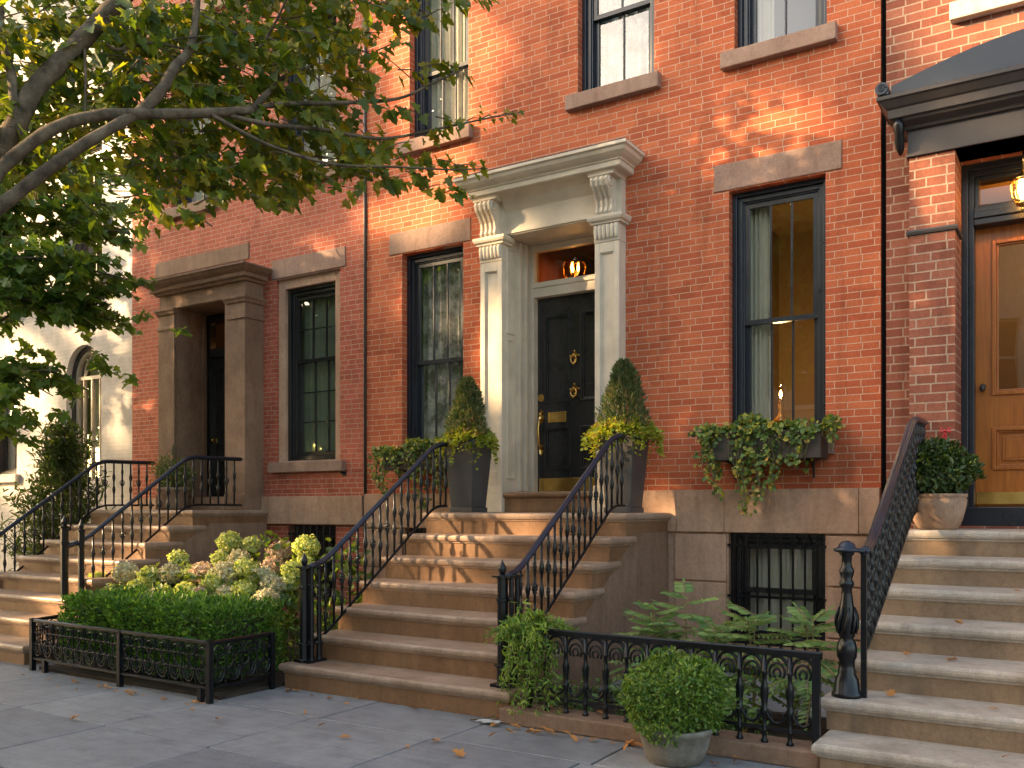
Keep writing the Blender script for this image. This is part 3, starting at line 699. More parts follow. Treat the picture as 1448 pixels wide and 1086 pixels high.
# ================================================================== WHITE HOUSE
WX0, WX1 = -20.0, -11.47
white = thing('white_brick_house', 'white painted brick house with an arched window at the far left', 'house', (-14, 0, 0))
AX0, AX1, AZ0, AZS = -13.10, -12.22, 1.9, 3.42
m = MB(); wall_mesh(m, WX0, WX1, 0, 10.5, [(AX0, AX1, AZ0, 3.95), (-15.3,-14.46,1.99,3.6), (-15.3,-14.46,4.6,6.4), (-18.2,-17.3,1.99,3.6), (-13.1,-12.2,4.9,6.9)], y=.02, depth=.2)
ar = (AX1-AX0)/2; ac = (AX0+AX1)/2; N = 16
arc = [(ac - ar*math.cos(math.pi*k/N), AZS + ar*1.06*math.sin(math.pi*k/N)) for k in range(N+1)]
for k in range(N):
    (xa, za), (xb, zb) = arc[k], arc[k+1]
    m.add([(xa,.02,za),(xb,.02,zb),(xb,.02,3.95),(xa,.02,3.95)], [(0,1,2,3)])
    m.add([(xa,.02,za),(xb,.02,zb),(xb,.22,zb),(xa,.22,za)], [(0,3,2,1)])
ob('wall', m, M['brick_white'], white); shell(white, WX0, WX1, 10.5, 'brick_white', yf=.04)
stone_block('belt_course', white, WX0, WX1, 7.98, 8.16, .07, 'cream')
def arch_ring(w, y0, y1, mbx, r_out, zs=AZS, zb=AZ0):
    pts_o = [(ac-r_out, zb)] + [(ac - r_out*math.cos(math.pi*k/N), zs + r_out*1.06*math.sin(math.pi*k/N)) for k in range(N+1)] + [(ac+r_out, zb)]
    ri = r_out - w
    pts_i = [(ac-ri, zb)] + [(ac - ri*math.cos(math.pi*k/N), zs + ri*1.06*math.sin(math.pi*k/N)) for k in range(N+1)] + [(ac+ri, zb)]
    n = len(pts_o); v = []
    for y in (y0, y1): v += [(x, y, z) for x, z in pts_o] + [(x, y, z) for x, z in pts_i]
    f = []
    for i in range(n-1):
        f += [(i, i+1, n+i+1, n+i), (n+i, n+i+1, 3*n+i+1, 3*n+i), (i, 2*n+i, 2*n+i+1, i+1)]
    mbx.add(v, f)
m = MB(); arch_ring(.06, .11, .24, m, ar)
w = ob('arched_window', m, M['hood'], white)
m = MB(); arch_ring(.04, .14, .2, m, ar-.06); m.box(ac-ar+.1, ac+ar-.1, .15, .19, AZS-.03, AZS+.02); m.box(ac-.012, ac+.012, .15, .19, AZ0, AZS-.03)
for s_ in (-1, 1):
    m.box(ac+s_*.2-.01, ac+s_*.2+.01, .15, .19, AZ0, AZS-.03); m.tube([(ac+s_*.2,.17,AZS+.02),(ac+s_*.17,.17,AZS+.18),(ac,.17,AZS+.36)], .012, 6); m.tube([(ac-s_*.2,.172,AZS+.02),(ac-s_*.05,.172,AZS+.2),(ac+s_*.2,.172,AZS+.30)], .01, 6)
ob('sash', m, M['trim_white'], w)
m = MB(); m.add([(AX0+.05,.18,AZ0),(AX1-.05,.18,AZ0),(AX1-.05,.18,3.9),(AX0+.05,.18,3.9)], [(0,1,2,3)]); ob('pane', m, M['glass_bright'], w)
ob('curtain', curtain_mesh(AX0, AX1, .4, AZ0, 3.95, 7), M['cloth'], w); ob('room_lining', room_mesh(AX0-.2, AX1+.2, .25, 1.5, AZ0-.1, 4.1), M['room'], w)
sash_window(white, -15.3, -14.46, 1.99, 3.6, 2.8, cols=2, y=.12, g='glass_bright', curtain=[(.05,.97,'cloth',8)], mat='hood')
sash_window(white, -15.3, -14.46, 4.6, 6.4, 5.5, cols=2, y=.12, g='glass_bright', mat='hood'); sash_window(white, -18.2, -17.3, 1.99, 3.6, 2.8, cols=2, y=.12, g='glass_bright', mat='hood'); sash_window(white, -13.1, -12.2, 4.9, 6.9, 5.9, cols=2, y=.12, g='glass_bright', mat='hood')
for (a, b, c) in ((-15.4,-14.36,1.86), (-15.4,-14.36,4.47), (-13.2,-12.1,4.77)): stone_block('sill', white, a, b, c, c+.13, .06, 'limestone')

# ================================================================== RIGHT BROWN BRICK HOUSE
RX0, RX1 = -1.413, 3.2
right = thing('brown_brick_house', 'brown brick house with varnished wooden door under a dark metal hood', 'house', (.6, 0, 0))
PD0, PD1 = -1.19, -.865      # left pier; the right one mirrors it
cx = -.22; QD0, QD1 = 2*cx-PD1, 2*cx-PD0
m = MB(); wall_mesh(m, RX0, RX1, 0, 10.4, [(PD1-.012, QD0+.012, 1.3, 4.196, .12), (-.82,.38,5.44,7.4), (1.5,2.5,5.44,7.4), (1.5,2.5,2.0,4.2)]); ob('wall', m, M['brick_right'], right)
shell(right, RX0, RX1, 10.4, 'brick_right')
for (a, b) in ((PD0, PD1), (QD0, QD1)):
    m = MB(); m.box(a, b, -.30, .1, 1.281, 4.19, skip='b'); p = ob('brick_pier', m, M['brick_right'], right)
    m = MB(); m.cornice(a, b, -.30, .02, [(.002,3.575),(.018,3.58),(.022,3.60),(.018,3.615),(.002,3.62)]); ob('pier_band', m, M['hood'], p)
m = MB(); m.box(PD0-.01, QD1+.01, -.31, .02, 4.192, 4.40); m.box(PD0-.02, QD1+.02, -.325, .02, 4.192, 4.215)
m.cornice(PD0, QD1, -.31, .02, [(.0,4.395),(.03,4.40),(.04,4.42),(.10,4.45),(.11,4.47),(.13,4.475),(.135,4.54),(.15,4.55),(.17,4.575),(.19,4.60),(.205,4.605),(.205,4.635),(.19,4.64)])
hd = ob('door_hood', m, M['hood'], right, bevel=.003)
m = MB(); n = 18; v = []      # curved metal roof of the hood
hx0, hx1 = PD0-.10, QD1+.10
for y, lift in ((-.50, 0), (.02, .04)):
    for k in range(n+1):
        tt = k/n; v.append((hx0+(hx1-hx0)*tt, y, 4.70 + lift + .20*math.sin(math.pi*min(1, max(0, tt)))))
for y in (-.50, .02):
    for k in range(n+1): v.append((hx0+(hx1-hx0)*k/n, y, 4.642))
f = [(k, k+1, n+2+k, n+1+k) for k in range(n)] + [(2*(n+1)+k, 2*(n+1)+k+1, k+1, k) for k in range(n)] + [(0, n+1, 3*(n+1), 2*(n+1)), (n, 3*n+2, 4*n+3, 2*n+1)]
m.add(v, f); ob('hood_roof', m, M['slate'], right)
for xx in (PD0-.165, QD1+.165):
    m = MB(); m.disc((xx, 4.69), .048, -.53, -.40, 14); m.box(xx-.03, xx+.05, -.52, -.40, 4.641, 4.68)
    m.tube([(xx+.034*(1-q/16)*math.cos(q*.7), -.534, 4.69+.034*(1-q/16)*math.sin(q*.7)) for q in range(16)], .006, 6)
    ob('hood_scroll', m, M['slate'], right, smooth=False)
for xx in (PD0-.06, QD1+.06):
    m = MB(); m.tube([(xx,-.40,4.47),(xx,-.42,4.42),(xx,-.38,4.36),(xx,-.37,4.31),(xx,-.33,4.26),(xx,-.31,4.22)], [.03,.045,.032,.038,.03,.012], 8)
    m.tube([(xx,-.40,4.44),(xx,-.36,4.40),(xx,-.30,4.40)], .02, 6)
    ob('hood_bracket', m, M['iron'], right, smooth=True)
FY = .12
m = MB(); m.ring(PD1, QD0, 1.45, 4.19, .05, FY-.02, FY+.2, wb=0); m.ring(PD1+.05, QD0-.05, 1.45, 4.14, .04, FY+.02, FY+.2, wb=0)
m.box(PD1+.09, QD0-.09, FY-.01, FY+.2, 3.70, 3.84); m.box(PD1+.09, QD0-.09, FY-.03, FY-.01, 3.75, 3.80); m.ring(PD1+.09, QD0-.09, 3.84, 4.10, .03, FY+.05, FY+.2); m.box(PD1, QD0, FY-.02, FY+.2, 1.282, 1.45)
ob('door_frame', m, M['navy'], right, bevel=.005)
m = MB(); m.add([(PD1+.12,FY+.12,3.87),(QD0-.12,FY+.12,3.87),(QD0-.12,FY+.12,4.07),(PD1+.12,FY+.12,4.07)], [(0,1,2,3)]); ob('transom_light', m, M['glass_amber'], right)
ob('hall_lining', room_mesh(PD1-.1, QD0+.1, FY+.21, 2.5, 1.2, 4.4), M['room'], right)
wx0, wx1, wy = PD1+.09, QD0-.09, FY+.13
m = MB()      # varnished door: glazed above, panel below
gl = (wx0+.13, wx1-.13, 2.36, 3.58); pn = (wx0+.13, wx1-.13, 1.76, 2.08)
xs = [wx0, gl[0], gl[1], wx1]; zs = [1.47, pn[2], pn[3], gl[2], gl[3], 3.70]
for i in range(3):
    for j in range(5):
        if i == 1 and j in (1, 3): continue
        m.add([(xs[i],wy,zs[j]),(xs[i+1],wy,zs[j]),(xs[i+1],wy,zs[j+1]),(xs[i],wy,zs[j+1])], [(0,1,2,3)])
for (a, b, c, d_) in (gl, pn):
    m.ring(a-.012, b+.012, c-.012, d_+.012, .03, wy-.018, wy+.03); m.ring(a+.018, b-.018, c+.018, d_-.018, .016, wy, wy+.03)
m.box(pn[0]+.03, pn[1]-.03, wy+.02, wy+.03, pn[2]+.03, pn[3]-.03); m.ring(pn[0]+.06, pn[1]-.06, pn[2]+.06, pn[3]-.06, .02, wy+.008, wy+.02); m.box(pn[0]+.08, pn[1]-.08, wy+.004, wy+.02, pn[2]+.08, pn[3]-.08)
dr = ob('door', m, M['wood'], right, bevel=.004); dr['label'] = 'varnished orange-brown wooden door with glazed upper half'
m = MB(); m.add([(gl[0],wy+.02,gl[2]),(gl[1],wy+.02,gl[2]),(gl[1],wy+.02,gl[3]),(gl[0],wy+.02,gl[3])], [(0,1,2,3)]); ob('door_glass', m, M['glass_dark'], dr)
m = MB(); m.box(wx0+.01, wx1-.01, wy-.006, wy, 1.475, 1.57); ob('kick_plate', m, M['brass'], dr)
m = MB(); m.ring(cx-.2, cx+.14, 2.15, 2.25, .016, wy-.014, wy); m.box(cx-.184, cx+.124, wy-.007, wy, 2.166, 2.234); ob('mail_slot', m, M['hood'], dr, bevel=.003)
m = MB(); m.disc((wx0+.055, 2.42), .022, wy-.012, wy, 12); m.lathe([(.012,-.03),(.026,0),(.012,.03)], (wx0+.055, wy-.045, 2.41), 10); ob('door_knob', m, M['hood'], dr, smooth=True)
stone_block('sill', right, -.93, .49, 5.30, 5.44, .08, 'limestone'); stone_block('sill', right, 1.4, 2.6, 1.87, 2.0, .08, 'limestone')
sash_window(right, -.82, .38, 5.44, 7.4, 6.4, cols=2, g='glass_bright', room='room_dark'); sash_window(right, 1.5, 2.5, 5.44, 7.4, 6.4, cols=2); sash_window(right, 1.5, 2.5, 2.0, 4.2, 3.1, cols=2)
lc = on_y(1447, 290, -.12)
lantern('hanging_lantern', 'ornate dark hanging lantern lit above the wooden door under the hood', lc, .085, .26, .42)
point('hanging_lantern_light', lc + Vector((0, .03, .13)), 1.5, r=.03); point('entry_hall_light', (-.2, 1.3, 4.0), 8)

# ================================================================== STOOPS
def nosing_slab(mb, x0, x1, yf, yb, z1, h=.062, o=.034):
    mb.cornice(x0, x1, yf, yb, [(.0,z1-h-.018),(.010,z1-h-.012),(.012,z1-h),(o*.8,z1-h+.006),(o,z1-h+.022),(o,z1-.022),(o*.8,z1-.006),(o*.5,z1)])
def worn_slab(mb, x0, x1, yf, yb, z1, h=.062, o=.034):
    prof = [(.0,z1-h-.018),(.010,z1-h-.012),(.012,z1-h),(o*.8,z1-h+.006),(o,z1-h+.022),(o,z1-.022),(o*.86,z1-.010),(o*.62,z1-.003),(o*.25,z1)]
    n = int((x1-x0)/.055); xs = np.linspace(x0, x1, n+1); ph = rng.uniform(0, 6.28, 4)
    wear = .0016*np.sin(xs*9+ph[0]) + .0012*np.sin(xs*23+ph[1]) + rng.normal(0, .0011, n+1); dip = .005*np.exp(-((xs-(x0+x1)/2)/(.28*(x1-x0)))**2)
    for _ in range(3):
        k = rng.randint(1, n); wear[k] -= rng.uniform(.004, .009)
    m = n + 3; rings = []
    for d, z in prof:
        top = max(0, (z-(z1-.03))/.03)
        ring = [(x0-d, yb, z)] + [(x + (-d if i == 0 else d if i == n else 0), yf-d-wear[i]*(.5+.5*min(1, d/.02)), z - top*dip[i]) for i, x in enumerate(xs)] + [(x1+d, yb, z)]
        rings += ring
    f = []
    for i in range(len(prof)-1):
        for k in range(m-1): a = i*m+k; f.append((a, a+1, a+m+1, a+m))
    e = (len(prof)-1)*m; ys = yf + .12
    b = len(rings); rings += [(x, min(ys, yb), z1) for x in xs] + [(x0-.008, yb, z1), (x1+.008, yb, z1)]
    for k in range(n): f.append((e+1+k, e+2+k, b+k+1, b+k))
    f.append((e, e+1, b, b+n+1)); f.append((b+n, e+n+1, e+n+2, b+n+2)); f.append(tuple([b+n+1] + [b+k for k in range(n+1)] + [b+n+2]))
    mb.add(rings, f)
def stoop(name, label, x0, x1, noses, riser, mat, flare=(), back=-.052, cheek=None):
    """solid stone flight: every step is one layer running back to the house, its nosed tread on the outer edge"""
    t = thing(name, label, 'stoop', ((x0+x1)/2, noses[0], 0)); n = len(noses)
    for k, y in enumerate(noses):
        z0, z1 = riser*k, riser*(k+1); a, b = x0, x1
        if k < len(flare): a -= flare[k][0]; b += flare[k][1]
        yb = back if k == n-1 else min(noses[k+1] + .16, back)
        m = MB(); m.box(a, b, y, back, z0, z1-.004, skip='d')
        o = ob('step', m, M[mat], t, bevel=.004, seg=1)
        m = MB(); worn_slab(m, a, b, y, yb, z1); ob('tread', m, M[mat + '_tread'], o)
    # smooth cheek stone below the raking joint on each flank
    tr_ = noses[1]-noses[0]; k0 = len(flare)
    for xa, xb in ((x0-.006, x0+.01), (x1-.01, x1+.006)):
        ya, yb, yt = noses[k0]+tr_*.7, back, noses[-1]+tr_*.75
        za, zt = riser*k0+.02, riser*(n-1)+.02
        v = [(ya, 0.0), (yb, 0.0), (yb, zt), (yt, zt), (ya, za)]
        m = MB(); m.extrude_x(v, xa, xb); ob('cheek', m, M[cheek or mat], t, bevel=.003)
    return t
NM = [-2.82 + .308*k for k in range(7)]
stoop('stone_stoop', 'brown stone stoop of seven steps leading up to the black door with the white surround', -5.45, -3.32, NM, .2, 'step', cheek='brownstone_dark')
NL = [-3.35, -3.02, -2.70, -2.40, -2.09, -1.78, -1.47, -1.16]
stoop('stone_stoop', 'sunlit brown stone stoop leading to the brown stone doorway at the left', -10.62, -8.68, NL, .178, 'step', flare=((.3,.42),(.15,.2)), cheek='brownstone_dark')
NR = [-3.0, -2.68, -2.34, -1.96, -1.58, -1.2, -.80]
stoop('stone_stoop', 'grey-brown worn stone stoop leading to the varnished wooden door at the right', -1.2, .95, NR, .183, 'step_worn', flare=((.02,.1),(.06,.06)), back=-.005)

# ================================================================== STAIR RAILINGS
def baluster_mesh(h, kind, r=.0105):
    k = [(r,0)]
    if kind == 0:
        for c, w in ((.22,.02),(.5,.026),(.78,.02)): k += [(r,(c-.06)*h),(w*.8,(c-.035)*h),(r*1.1,(c-.02)*h),(w,c*h),(r*1.1,(c+.02)*h),(w*.8,(c+.035)*h),(r,(c+.06)*h)]
    elif kind == 1:
        for c, w in ((.36,.022),(.64,.022)): k += [(r,(c-.09)*h),(w*.7,(c-.06)*h),(w,c*h),(w*.7,(c+.06)*h),(r,(c+.09)*h)]
    else:      # heavy cast pattern
        for c, w in ((.1,.02),(.22,.03),(.34,.022),(.5,.034),(.66,.022),(.78,.03),(.9,.02)): k += [(r*1.3,(c-.05)*h),(w,c*h),(r*1.3,(c+.05)*h)]
    k += [(r,h)]
    m = MB(); m.lathe(k, n=8)
    if kind == 0:
        for sg in (-1, 1):
            for zc in (.5*h,): m.tube([(0,sg*.01,zc+.05),(0,sg*.035,zc+.03),(0,sg*.03,zc),(0,sg*.012,zc-.02)], .005, 5)
    if kind == 2:
        for zc in (.3, .52, .74):
            for sg in (-1, 1): m.tube([(0,sg*.01,(zc-.07)*h),(.004*sg,sg*.05,(zc-.03)*h),(0,sg*.055,(zc+.02)*h),(0,sg*.02,(zc+.06)*h)], [.006,.011,.012,.006], 6)
    return m.mesh('baluster', True)
def lerp_path(path, y):
    for (ya, za), (yb, zb) in zip(path[:-1], path[1:]):
        if ya <= y <= yb: return za + (zb-za)*(y-ya)/(yb-ya)
    return path[-1][1] if y > path[-1][0] else path[0][1]
def smooth_path(path, n=6):
    out = [path[0]]
    for i in range(1, len(path)-1):
        p0, p1, p2 = [np.array(path[j], float) for j in (i-1, i, i+1)]
        a = p1 + (p0-p1)*min(.5, .14/np.linalg.norm(p0-p1)); b = p1 + (p2-p1)*min(.5, .14/np.linalg.norm(p2-p1))
        for k in range(n+1):
            t = k/n; out.append(tuple((1-t)**2*a + 2*t*(1-t)*p1 + t*t*b))
    return out + [path[-1]]
def oct_newel(mb, x, y, z0, z1, r, finial=True):
    mb.lathe([(r*1.35,z0),(r*1.35,z0+.02),(r*1.1,z0+.03),(r*1.1,z0+.13),(r*1.3,z0+.135),(r*1.3,z0+.155),(r,z0+.16),(r,z1-.18),(r*1.2,z1-.175),(r*1.2,z1-.155),(r,z1-.15),(r,z1-.02),(r*1.35,z1-.015),(r*1.35,z1+.004)], (x,y,0), 8, rot=R(22.5))
    if finial: mb.lathe([(r*.9,z1),(r*.5,z1+.012),(r*.75,z1+.03),(r*.8,z1+.05),(r*.55,z1+.075),(r*.2,z1+.1),(.002,z1+.115)], (x,y,0), 12)
def stair_rail(name, label, x, top, low, bal_y, kinds=(0,1), rail_r=.02, newel=None, hr='rail', base=None):
    t = thing(name, label, 'railing', (x, top[0][0], base or low[0][1]))
    sp = smooth_path(top); m = MB()
    for dx, dz, r in ((-.012,0,rail_r*.8),(.012,0,rail_r*.8),(0,.008,rail_r*.85)): m.tube([(x+dx, y, z+dz) for y, z in sp], r, 8)
    m.tube([(x, y, z-.018) for y, z in sp], rail_r*.5, 6)
    ob('handrail', m, M[hr], t, smooth=True)
    lp_ = smooth_path(low); m = MB(); m.tube([(x, y, z) for y, z in lp_], .011, 4); m.tube([(x, y, z+.008) for y, z in lp_], .008, 6)
    ob('bottom_rail', m, M['iron'], t)
    cache = {}
    for i, y in enumerate(bal_y):
        za, zb = lerp_path(lp_, y), lerp_path(sp, y)-.01; k = kinds[i % len(kinds)]; key = (k, round(zb-za, 2))
        if key not in cache: cache[key] = baluster_mesh(zb-za, k)
        o = link('baluster', cache[key], M['iron'], t); o.location = Vector((x, y, za)) - Vector(t.location)
    if newel: newel(t)
    return t
slope = .2/.308
def main_newel(x, y, z0):
    def f(t):
        m = MB(); oct_newel(m, x, y, z0, z0+.77, .036); ob('newel_post', m, M['iron'], t, bevel=0)
        m = MB()
        for (dx, dy, r) in ((-.05,.115,.02),(.05,.115,.02),(.062,.02,.018)): oct_newel(m, x+dx, y+dy, z0, z0+.77, r, finial=False)
        ob('newel_post', m, M['iron'], t)
        for (za, zb, wa, da) in ((.003,.022,.17,.20),(.145,.155,.13,.16),(.76,.772,.15,.18)):
            m = MB(); m.taper(x+.005, y+.06, z0+za, z0+zb, wa, da, wa-.004, da-.004); ob('newel_plate', m, M['iron'], t)
    return f
def main_rail(x, label, ytop):
    y0 = NM[0] + .10
    top = [(y0, .95), (y0+.22, 1.0), (NM[6]-.02, 2.05), (ytop, 2.08)]
    low = [(y0+.1, .36), (y0+.24, .40), (NM[6]-.02, 1.46), (ytop, 1.46)]
    ys = list(np.arange(y0+.24, NM[6]+.02, .098)) + list(np.arange(NM[6]+.07, ytop, .085))
    stair_rail('stair_railing', label, x, top, low, ys, (0,1), .02, main_newel(x, y0, .2), base=.2)
main_rail(-5.33, 'black iron stair railing on the left side of the stoop to the black door', -.80)
main_rail(-3.43, 'black iron stair railing on the right side of the stoop to the black door', -.76)
def left_newel(x, y, z0):
    def f(t):
        m = MB(); oct_newel(m, x, y, z0, z0+.90, .04); ob('newel_post', m, M['iron'], t)
        m = MB(); oct_newel(m, x+.02, y+.17, z0, z0+.86, .032); ob('newel_post', m, M['iron'], t)
    return f
def left_rail(x, label, yend):
    y0 = -2.62; zt = 1.424
    top = [(y0, 1.05), (y0+.2, 1.1), (-1.12, 2.04), (yend, 2.05)]
    low = [(y0+.12, .46), (-1.12, 1.48), (yend, 1.48)]
    ys = list(np.arange(y0+.2, -1.1, .115)) + list(np.arange(-1.04, yend, .12))
    stair_rail('stair_railing', label, x, top, low, ys, (0,1), .018, left_newel(x, y0, .178*3 if False else .356), base=.356)
left_rail(-8.82, 'black iron stair railing on the right side of the stoop to the brown stone doorway', -.33)
left_rail(-10.52, 'black iron stair railing on the far left side, before the dense shrub', -.33)
def right_newel(t):
    x, y, z = -1.165, -2.60, .366
    m = MB(); m.lathe([(.085,0),(.085,.02),(.075,.03),(.065,.10),(.048,.13),(.05,.15),(.045,.16),(.045,.21),(.055,.225),(.058,.27),(.05,.31),(.035,.33),(.045,.345),(.045,.36),(.05,.40),(.052,.44),(.042,.50),(.03,.58),(.028,.62),(.04,.635),(.04,.65),(.028,.665),(.04,.70),(.042,.72),(.028,.745),(.028,.80),(.04,.81),(.045,.82)], (x,y,z), 14)
    ob('newel_post', m, M['iron'], t, smooth=True)
    m = MB()
    for k in range(8):
        a = k*math.pi/4
        m.tube([(x+math.cos(a+q*.5)*r, y+math.sin(a+q*.5)*r, z+h) for q, r, h in ((0,.05,.36),(.3,.058,.41),(.7,.056,.46),(1,.044,.51))], [.006,.011,.010,.004], 6)
    ob('newel_ornament', m, M['iron'], t, smooth=True)
    m = MB(); m.lathe([(.06,.822),(.075,.83),(.075,.842),(.05,.85),(.045,.866),(.032,.88),(.014,.888),(.003,.89)], (x,y,z), 14); m.box(x, x+.1, y-.028, y+.03, z+.822, z+.84); ob('newel_cap', m, M['rail'], t, smooth=True)
    m = MB(); m.box(x+.075, x+.105, y+.0, y+.03, z, z+.825); ob('newel_post', m, M['iron'], t)
sl = .183/.37
stair_rail('stair_railing', 'ornate cast iron stair railing with a turned newel at the right stoop', -1.075, [(-2.60,1.195),(-2.44,1.21),(-.86,2.09),(-.36,2.10)], [(-2.56,.62),(-2.44,.66),(-.82,1.42),(-.36,1.42)], list(np.arange(-2.50,-.36,.11)), (2,), .022, right_newel, base=.366)

# ================================================================== LOW IRON FENCES
def fence_post(mb, x, y, z0, z1, r=.02):
    mb.box(x-r, x+r, y-r, y+r, z0, z1)
def arc_pts(a, b, t0, t1, rz, zc, n=10):
    """half ellipse between plan points a and b"""
    a = np.array(a); b = np.array(b); c = (a+b)/2; h = (b-a)/2
    return [(*(c + h*math.cos(t)), zc + rz*math.sin(t)) for t in np.linspace(t0, t1, n)]
def light_fence(name, label, runs, zb, zt, nb):
    t = thing(name, label, 'fence', (*runs[0][0], 0))
    tops, bots, posts = MB(), MB(), []
    for (a, b), n in zip(runs, nb):
        a = np.array(a, float); b = np.array(b, float)
        tops.tube([(*a, zt), (*b, zt)], .016, 6); bots.tube([(*a, zb), (*b, zb)], .013, 6)
        for k in range(n):
            p = a + (b-a)*k/n; q = a + (b-a)*(k+1)/n; c = (p+q)/2; m = MB(); d = (q-p)
            m.tube([(*q, zb), (*q, zt)], .006, 5)
            m.tube(arc_pts(p, q, 0, math.pi, .085, zt-.10), .0065, 5)
            m.tube(arc_pts(p+d*.18, q-d*.18, 0, math.pi, .06, zt-.10), .005, 5)
            m.tube(arc_pts(p+d*.08, q-d*.08, math.pi, 2*math.pi, .10, zb+.13), .0065, 5)
            m.tube(arc_pts(p+d*.25, q-d*.25, math.pi, 2*math.pi, .07, zb+.13), .005, 5)
            m.tube([(*c, zb+.03), (*c, zt-.04)], .006, 5)
            for zz in (zt-.10, zb+.13): m.tube([(*p, zz), (*q, zz)], .006, 5)
            for sg in (.18, .82):
                e = p + d*sg; m.lathe([(.002,-.014),(.012,0),(.002,.014)], (*e, zt-.10), 6); m.lathe([(.002,-.014),(.012,0),(.002,.014)], (*e, zb+.13), 6)
            zc = (zt-.10 + zb+.13)/2
            m.tube([(*(p+d*.3), zc+.05), (*c, zc), (*(p+d*.7), zc+.05)], .006, 5); m.tube([(*(p+d*.3), zc-.05), (*c, zc), (*(p+d*.7), zc-.05)], .006, 5)
            ob('scroll_panel', m, M['iron'], t)
    ob('top_rail', tops, M['iron'], t); ob('bottom_rail', bots, M['iron'], t)
    return t
F1 = [((-7.93,-3.46), (-5.47,-3.54)), ((-5.47,-3.54), (-5.49,-2.92)), ((-7.93,-3.46), (-8.15,-2.8))]
fl = light_fence('iron_fence', 'low black iron fence with interlaced arches around the clipped hedge', F1, .11, .445, [15, 4, 4])
for (x, y, z1) in ((-7.93,-3.46,.465), (-7.72,-3.47,.11), (-6.60,-3.503,.455), (-5.47,-3.54,.47), (-5.57,-3.537,.11), (-5.49,-2.92,.455), (-8.15,-2.8,.455)):
    m = MB(); fence_post(m, x, y, 0, z1); ob('post', m, M['iron'], fl)
def heavy_fence(name, label, a, b, zb, zt, n):
    t = thing(name, label, 'fence', (a[0], a[1], .1)); a = np.array(a, float); b = np.array(b, float)
    m = MB(); e = (b-a)/np.linalg.norm(b-a)*.03; m.tube([(*(a-e), zt), (*(b+e), zt)], .021, 4); m.tube([(*(a-e), zt+.012), (*(b+e), zt+.012)], .014, 8); ob('top_rail', m, M['iron'], t)
    m = MB(); m.tube([(*a, zb), (*b, zb)], .014, 4); ob('bottom_rail', m, M['iron'], t)
    h = zt - .105
    bm = MB(); bm.lathe([(.022,.0),(.022,.012),(.014,.02),(.013,.06),(.02,.07),(.013,.08),(.013,.15),(.022,.17),(.024,.19),(.014,.205),(.02,.24),(.016,.27),(.026,.30),(.018,.33),(.013,.35),(.013,.39),(.022,.40),(.014,.41),(.014,.50)], n=8); bmesh_ = bm.mesh('post', True)
    for k in range(n+1):
        p = a + (b-a)*k/n
        if k in (0, n):
            m = MB(); m.box(p[0]-.02, p[0]+.02, p[1]-.02, p[1]+.02, .10, zt); ob('post', m, M['iron'], t)
        else:
            o = link('post', bmesh_, M['iron'], t); o.location = Vector((p[0], p[1], .105)) - Vector(t.location)
        if k < n:
            q = a + (b-a)*(k+1)/n; d = q-p; c = (p+q)/2; m = MB()
            m.tube(arc_pts(p+d*.04, q-d*.04, 0, math.pi, .088, zt-.105), .011, 6)
            m.tube(arc_pts(p+d*.2, q-d*.2, -.6, math.pi+.6, .052, zt-.11, 14), .008, 6)
            m.tube(arc_pts(p+d*.36, q-d*.36, -.9, math.pi*1.4, .026, zt-.115, 12), .008, 6)
            m.tube(arc_pts(p+d*.06, q-d*.06, math.pi, 2*math.pi, .10, zb+.13, 12), .009, 6)
            m.tube(arc_pts(p+d*.25, q-d*.25, math.pi-.5, 2*math.pi+.5, .05, zb+.075, 12), .007, 6)
            m.tube([(*(p+d*.06), zb+.13), (*(p+d*.12), zb+.2), (*(p+d*.03), zb+.27)], .008, 6); m.tube([(*(q-d*.06), zb+.13), (*(q-d*.12), zb+.2), (*(q-d*.03), zb+.27)], .008, 6)
            ob('arch_panel', m, M['iron'], t, smooth=True)
    return t
heavy_fence('iron_fence', 'low black cast iron fence with round arches on the kerb right of the main stoop', (-3.17,-2.80), (-1.27,-2.86), .19, .62, 13)
m = MB(); m.box(-3.33, -1.24, -2.92, -2.68, 0, .105); tag(ob('stone_kerb', m, M['brownstone_dark'], bevel=.012), 'low brown stone kerb carrying the iron fence right of the main stoop', 'kerb')
# small rail descending to the basement door, left house
t = thing('area_railing', 'thin black iron handrail beside the basement steps of the left house', 'railing', (-8.1,-1.1,0))
m = MB(); m.tube([(-8.52,-1.35,.52),(-8.45,-.75,.98),(-8.40,-.45,1.0)], .014, 6); m.tube([(-8.52,-1.35,.2),(-8.45,-.75,.66)], .01, 6); ob('handrail', m, M['iron'], t)
for k in range(5):
    q = k/4; m = MB(); x, y, z = -8.52+.07*q, -1.35+.6*q, .52+.46*q; m.tube([(x,y,z),(x,y,0 if k in (0,4) else z-.32)], .009, 6); ob('baluster', m, M['iron'], t)

# soil beds
m = MB(); m.box(-7.9, -5.50, -3.42, -.06, -.01, .03); m.box(-8.25,-7.9,-2.7,-.06,-.01,.03); struct('soil', m, M['soil'], 'stuff')
m = MB(); m.box(-3.28, -1.22, -2.66, -1.7, -.01, .03); struct('soil', m, M['soil'], 'stuff')
m = MB(); m.box(-13.6, -10.7, -2.2, -.02, -.01, .03); struct('soil', m, M['soil'], 'stuff')

# ================================================================== PLANTING
def leafy(name, mat, arrs, kind, parent=None, **k):
    return link(name, leaf_mesh(name, *arrs, kind, **k), mat, parent)

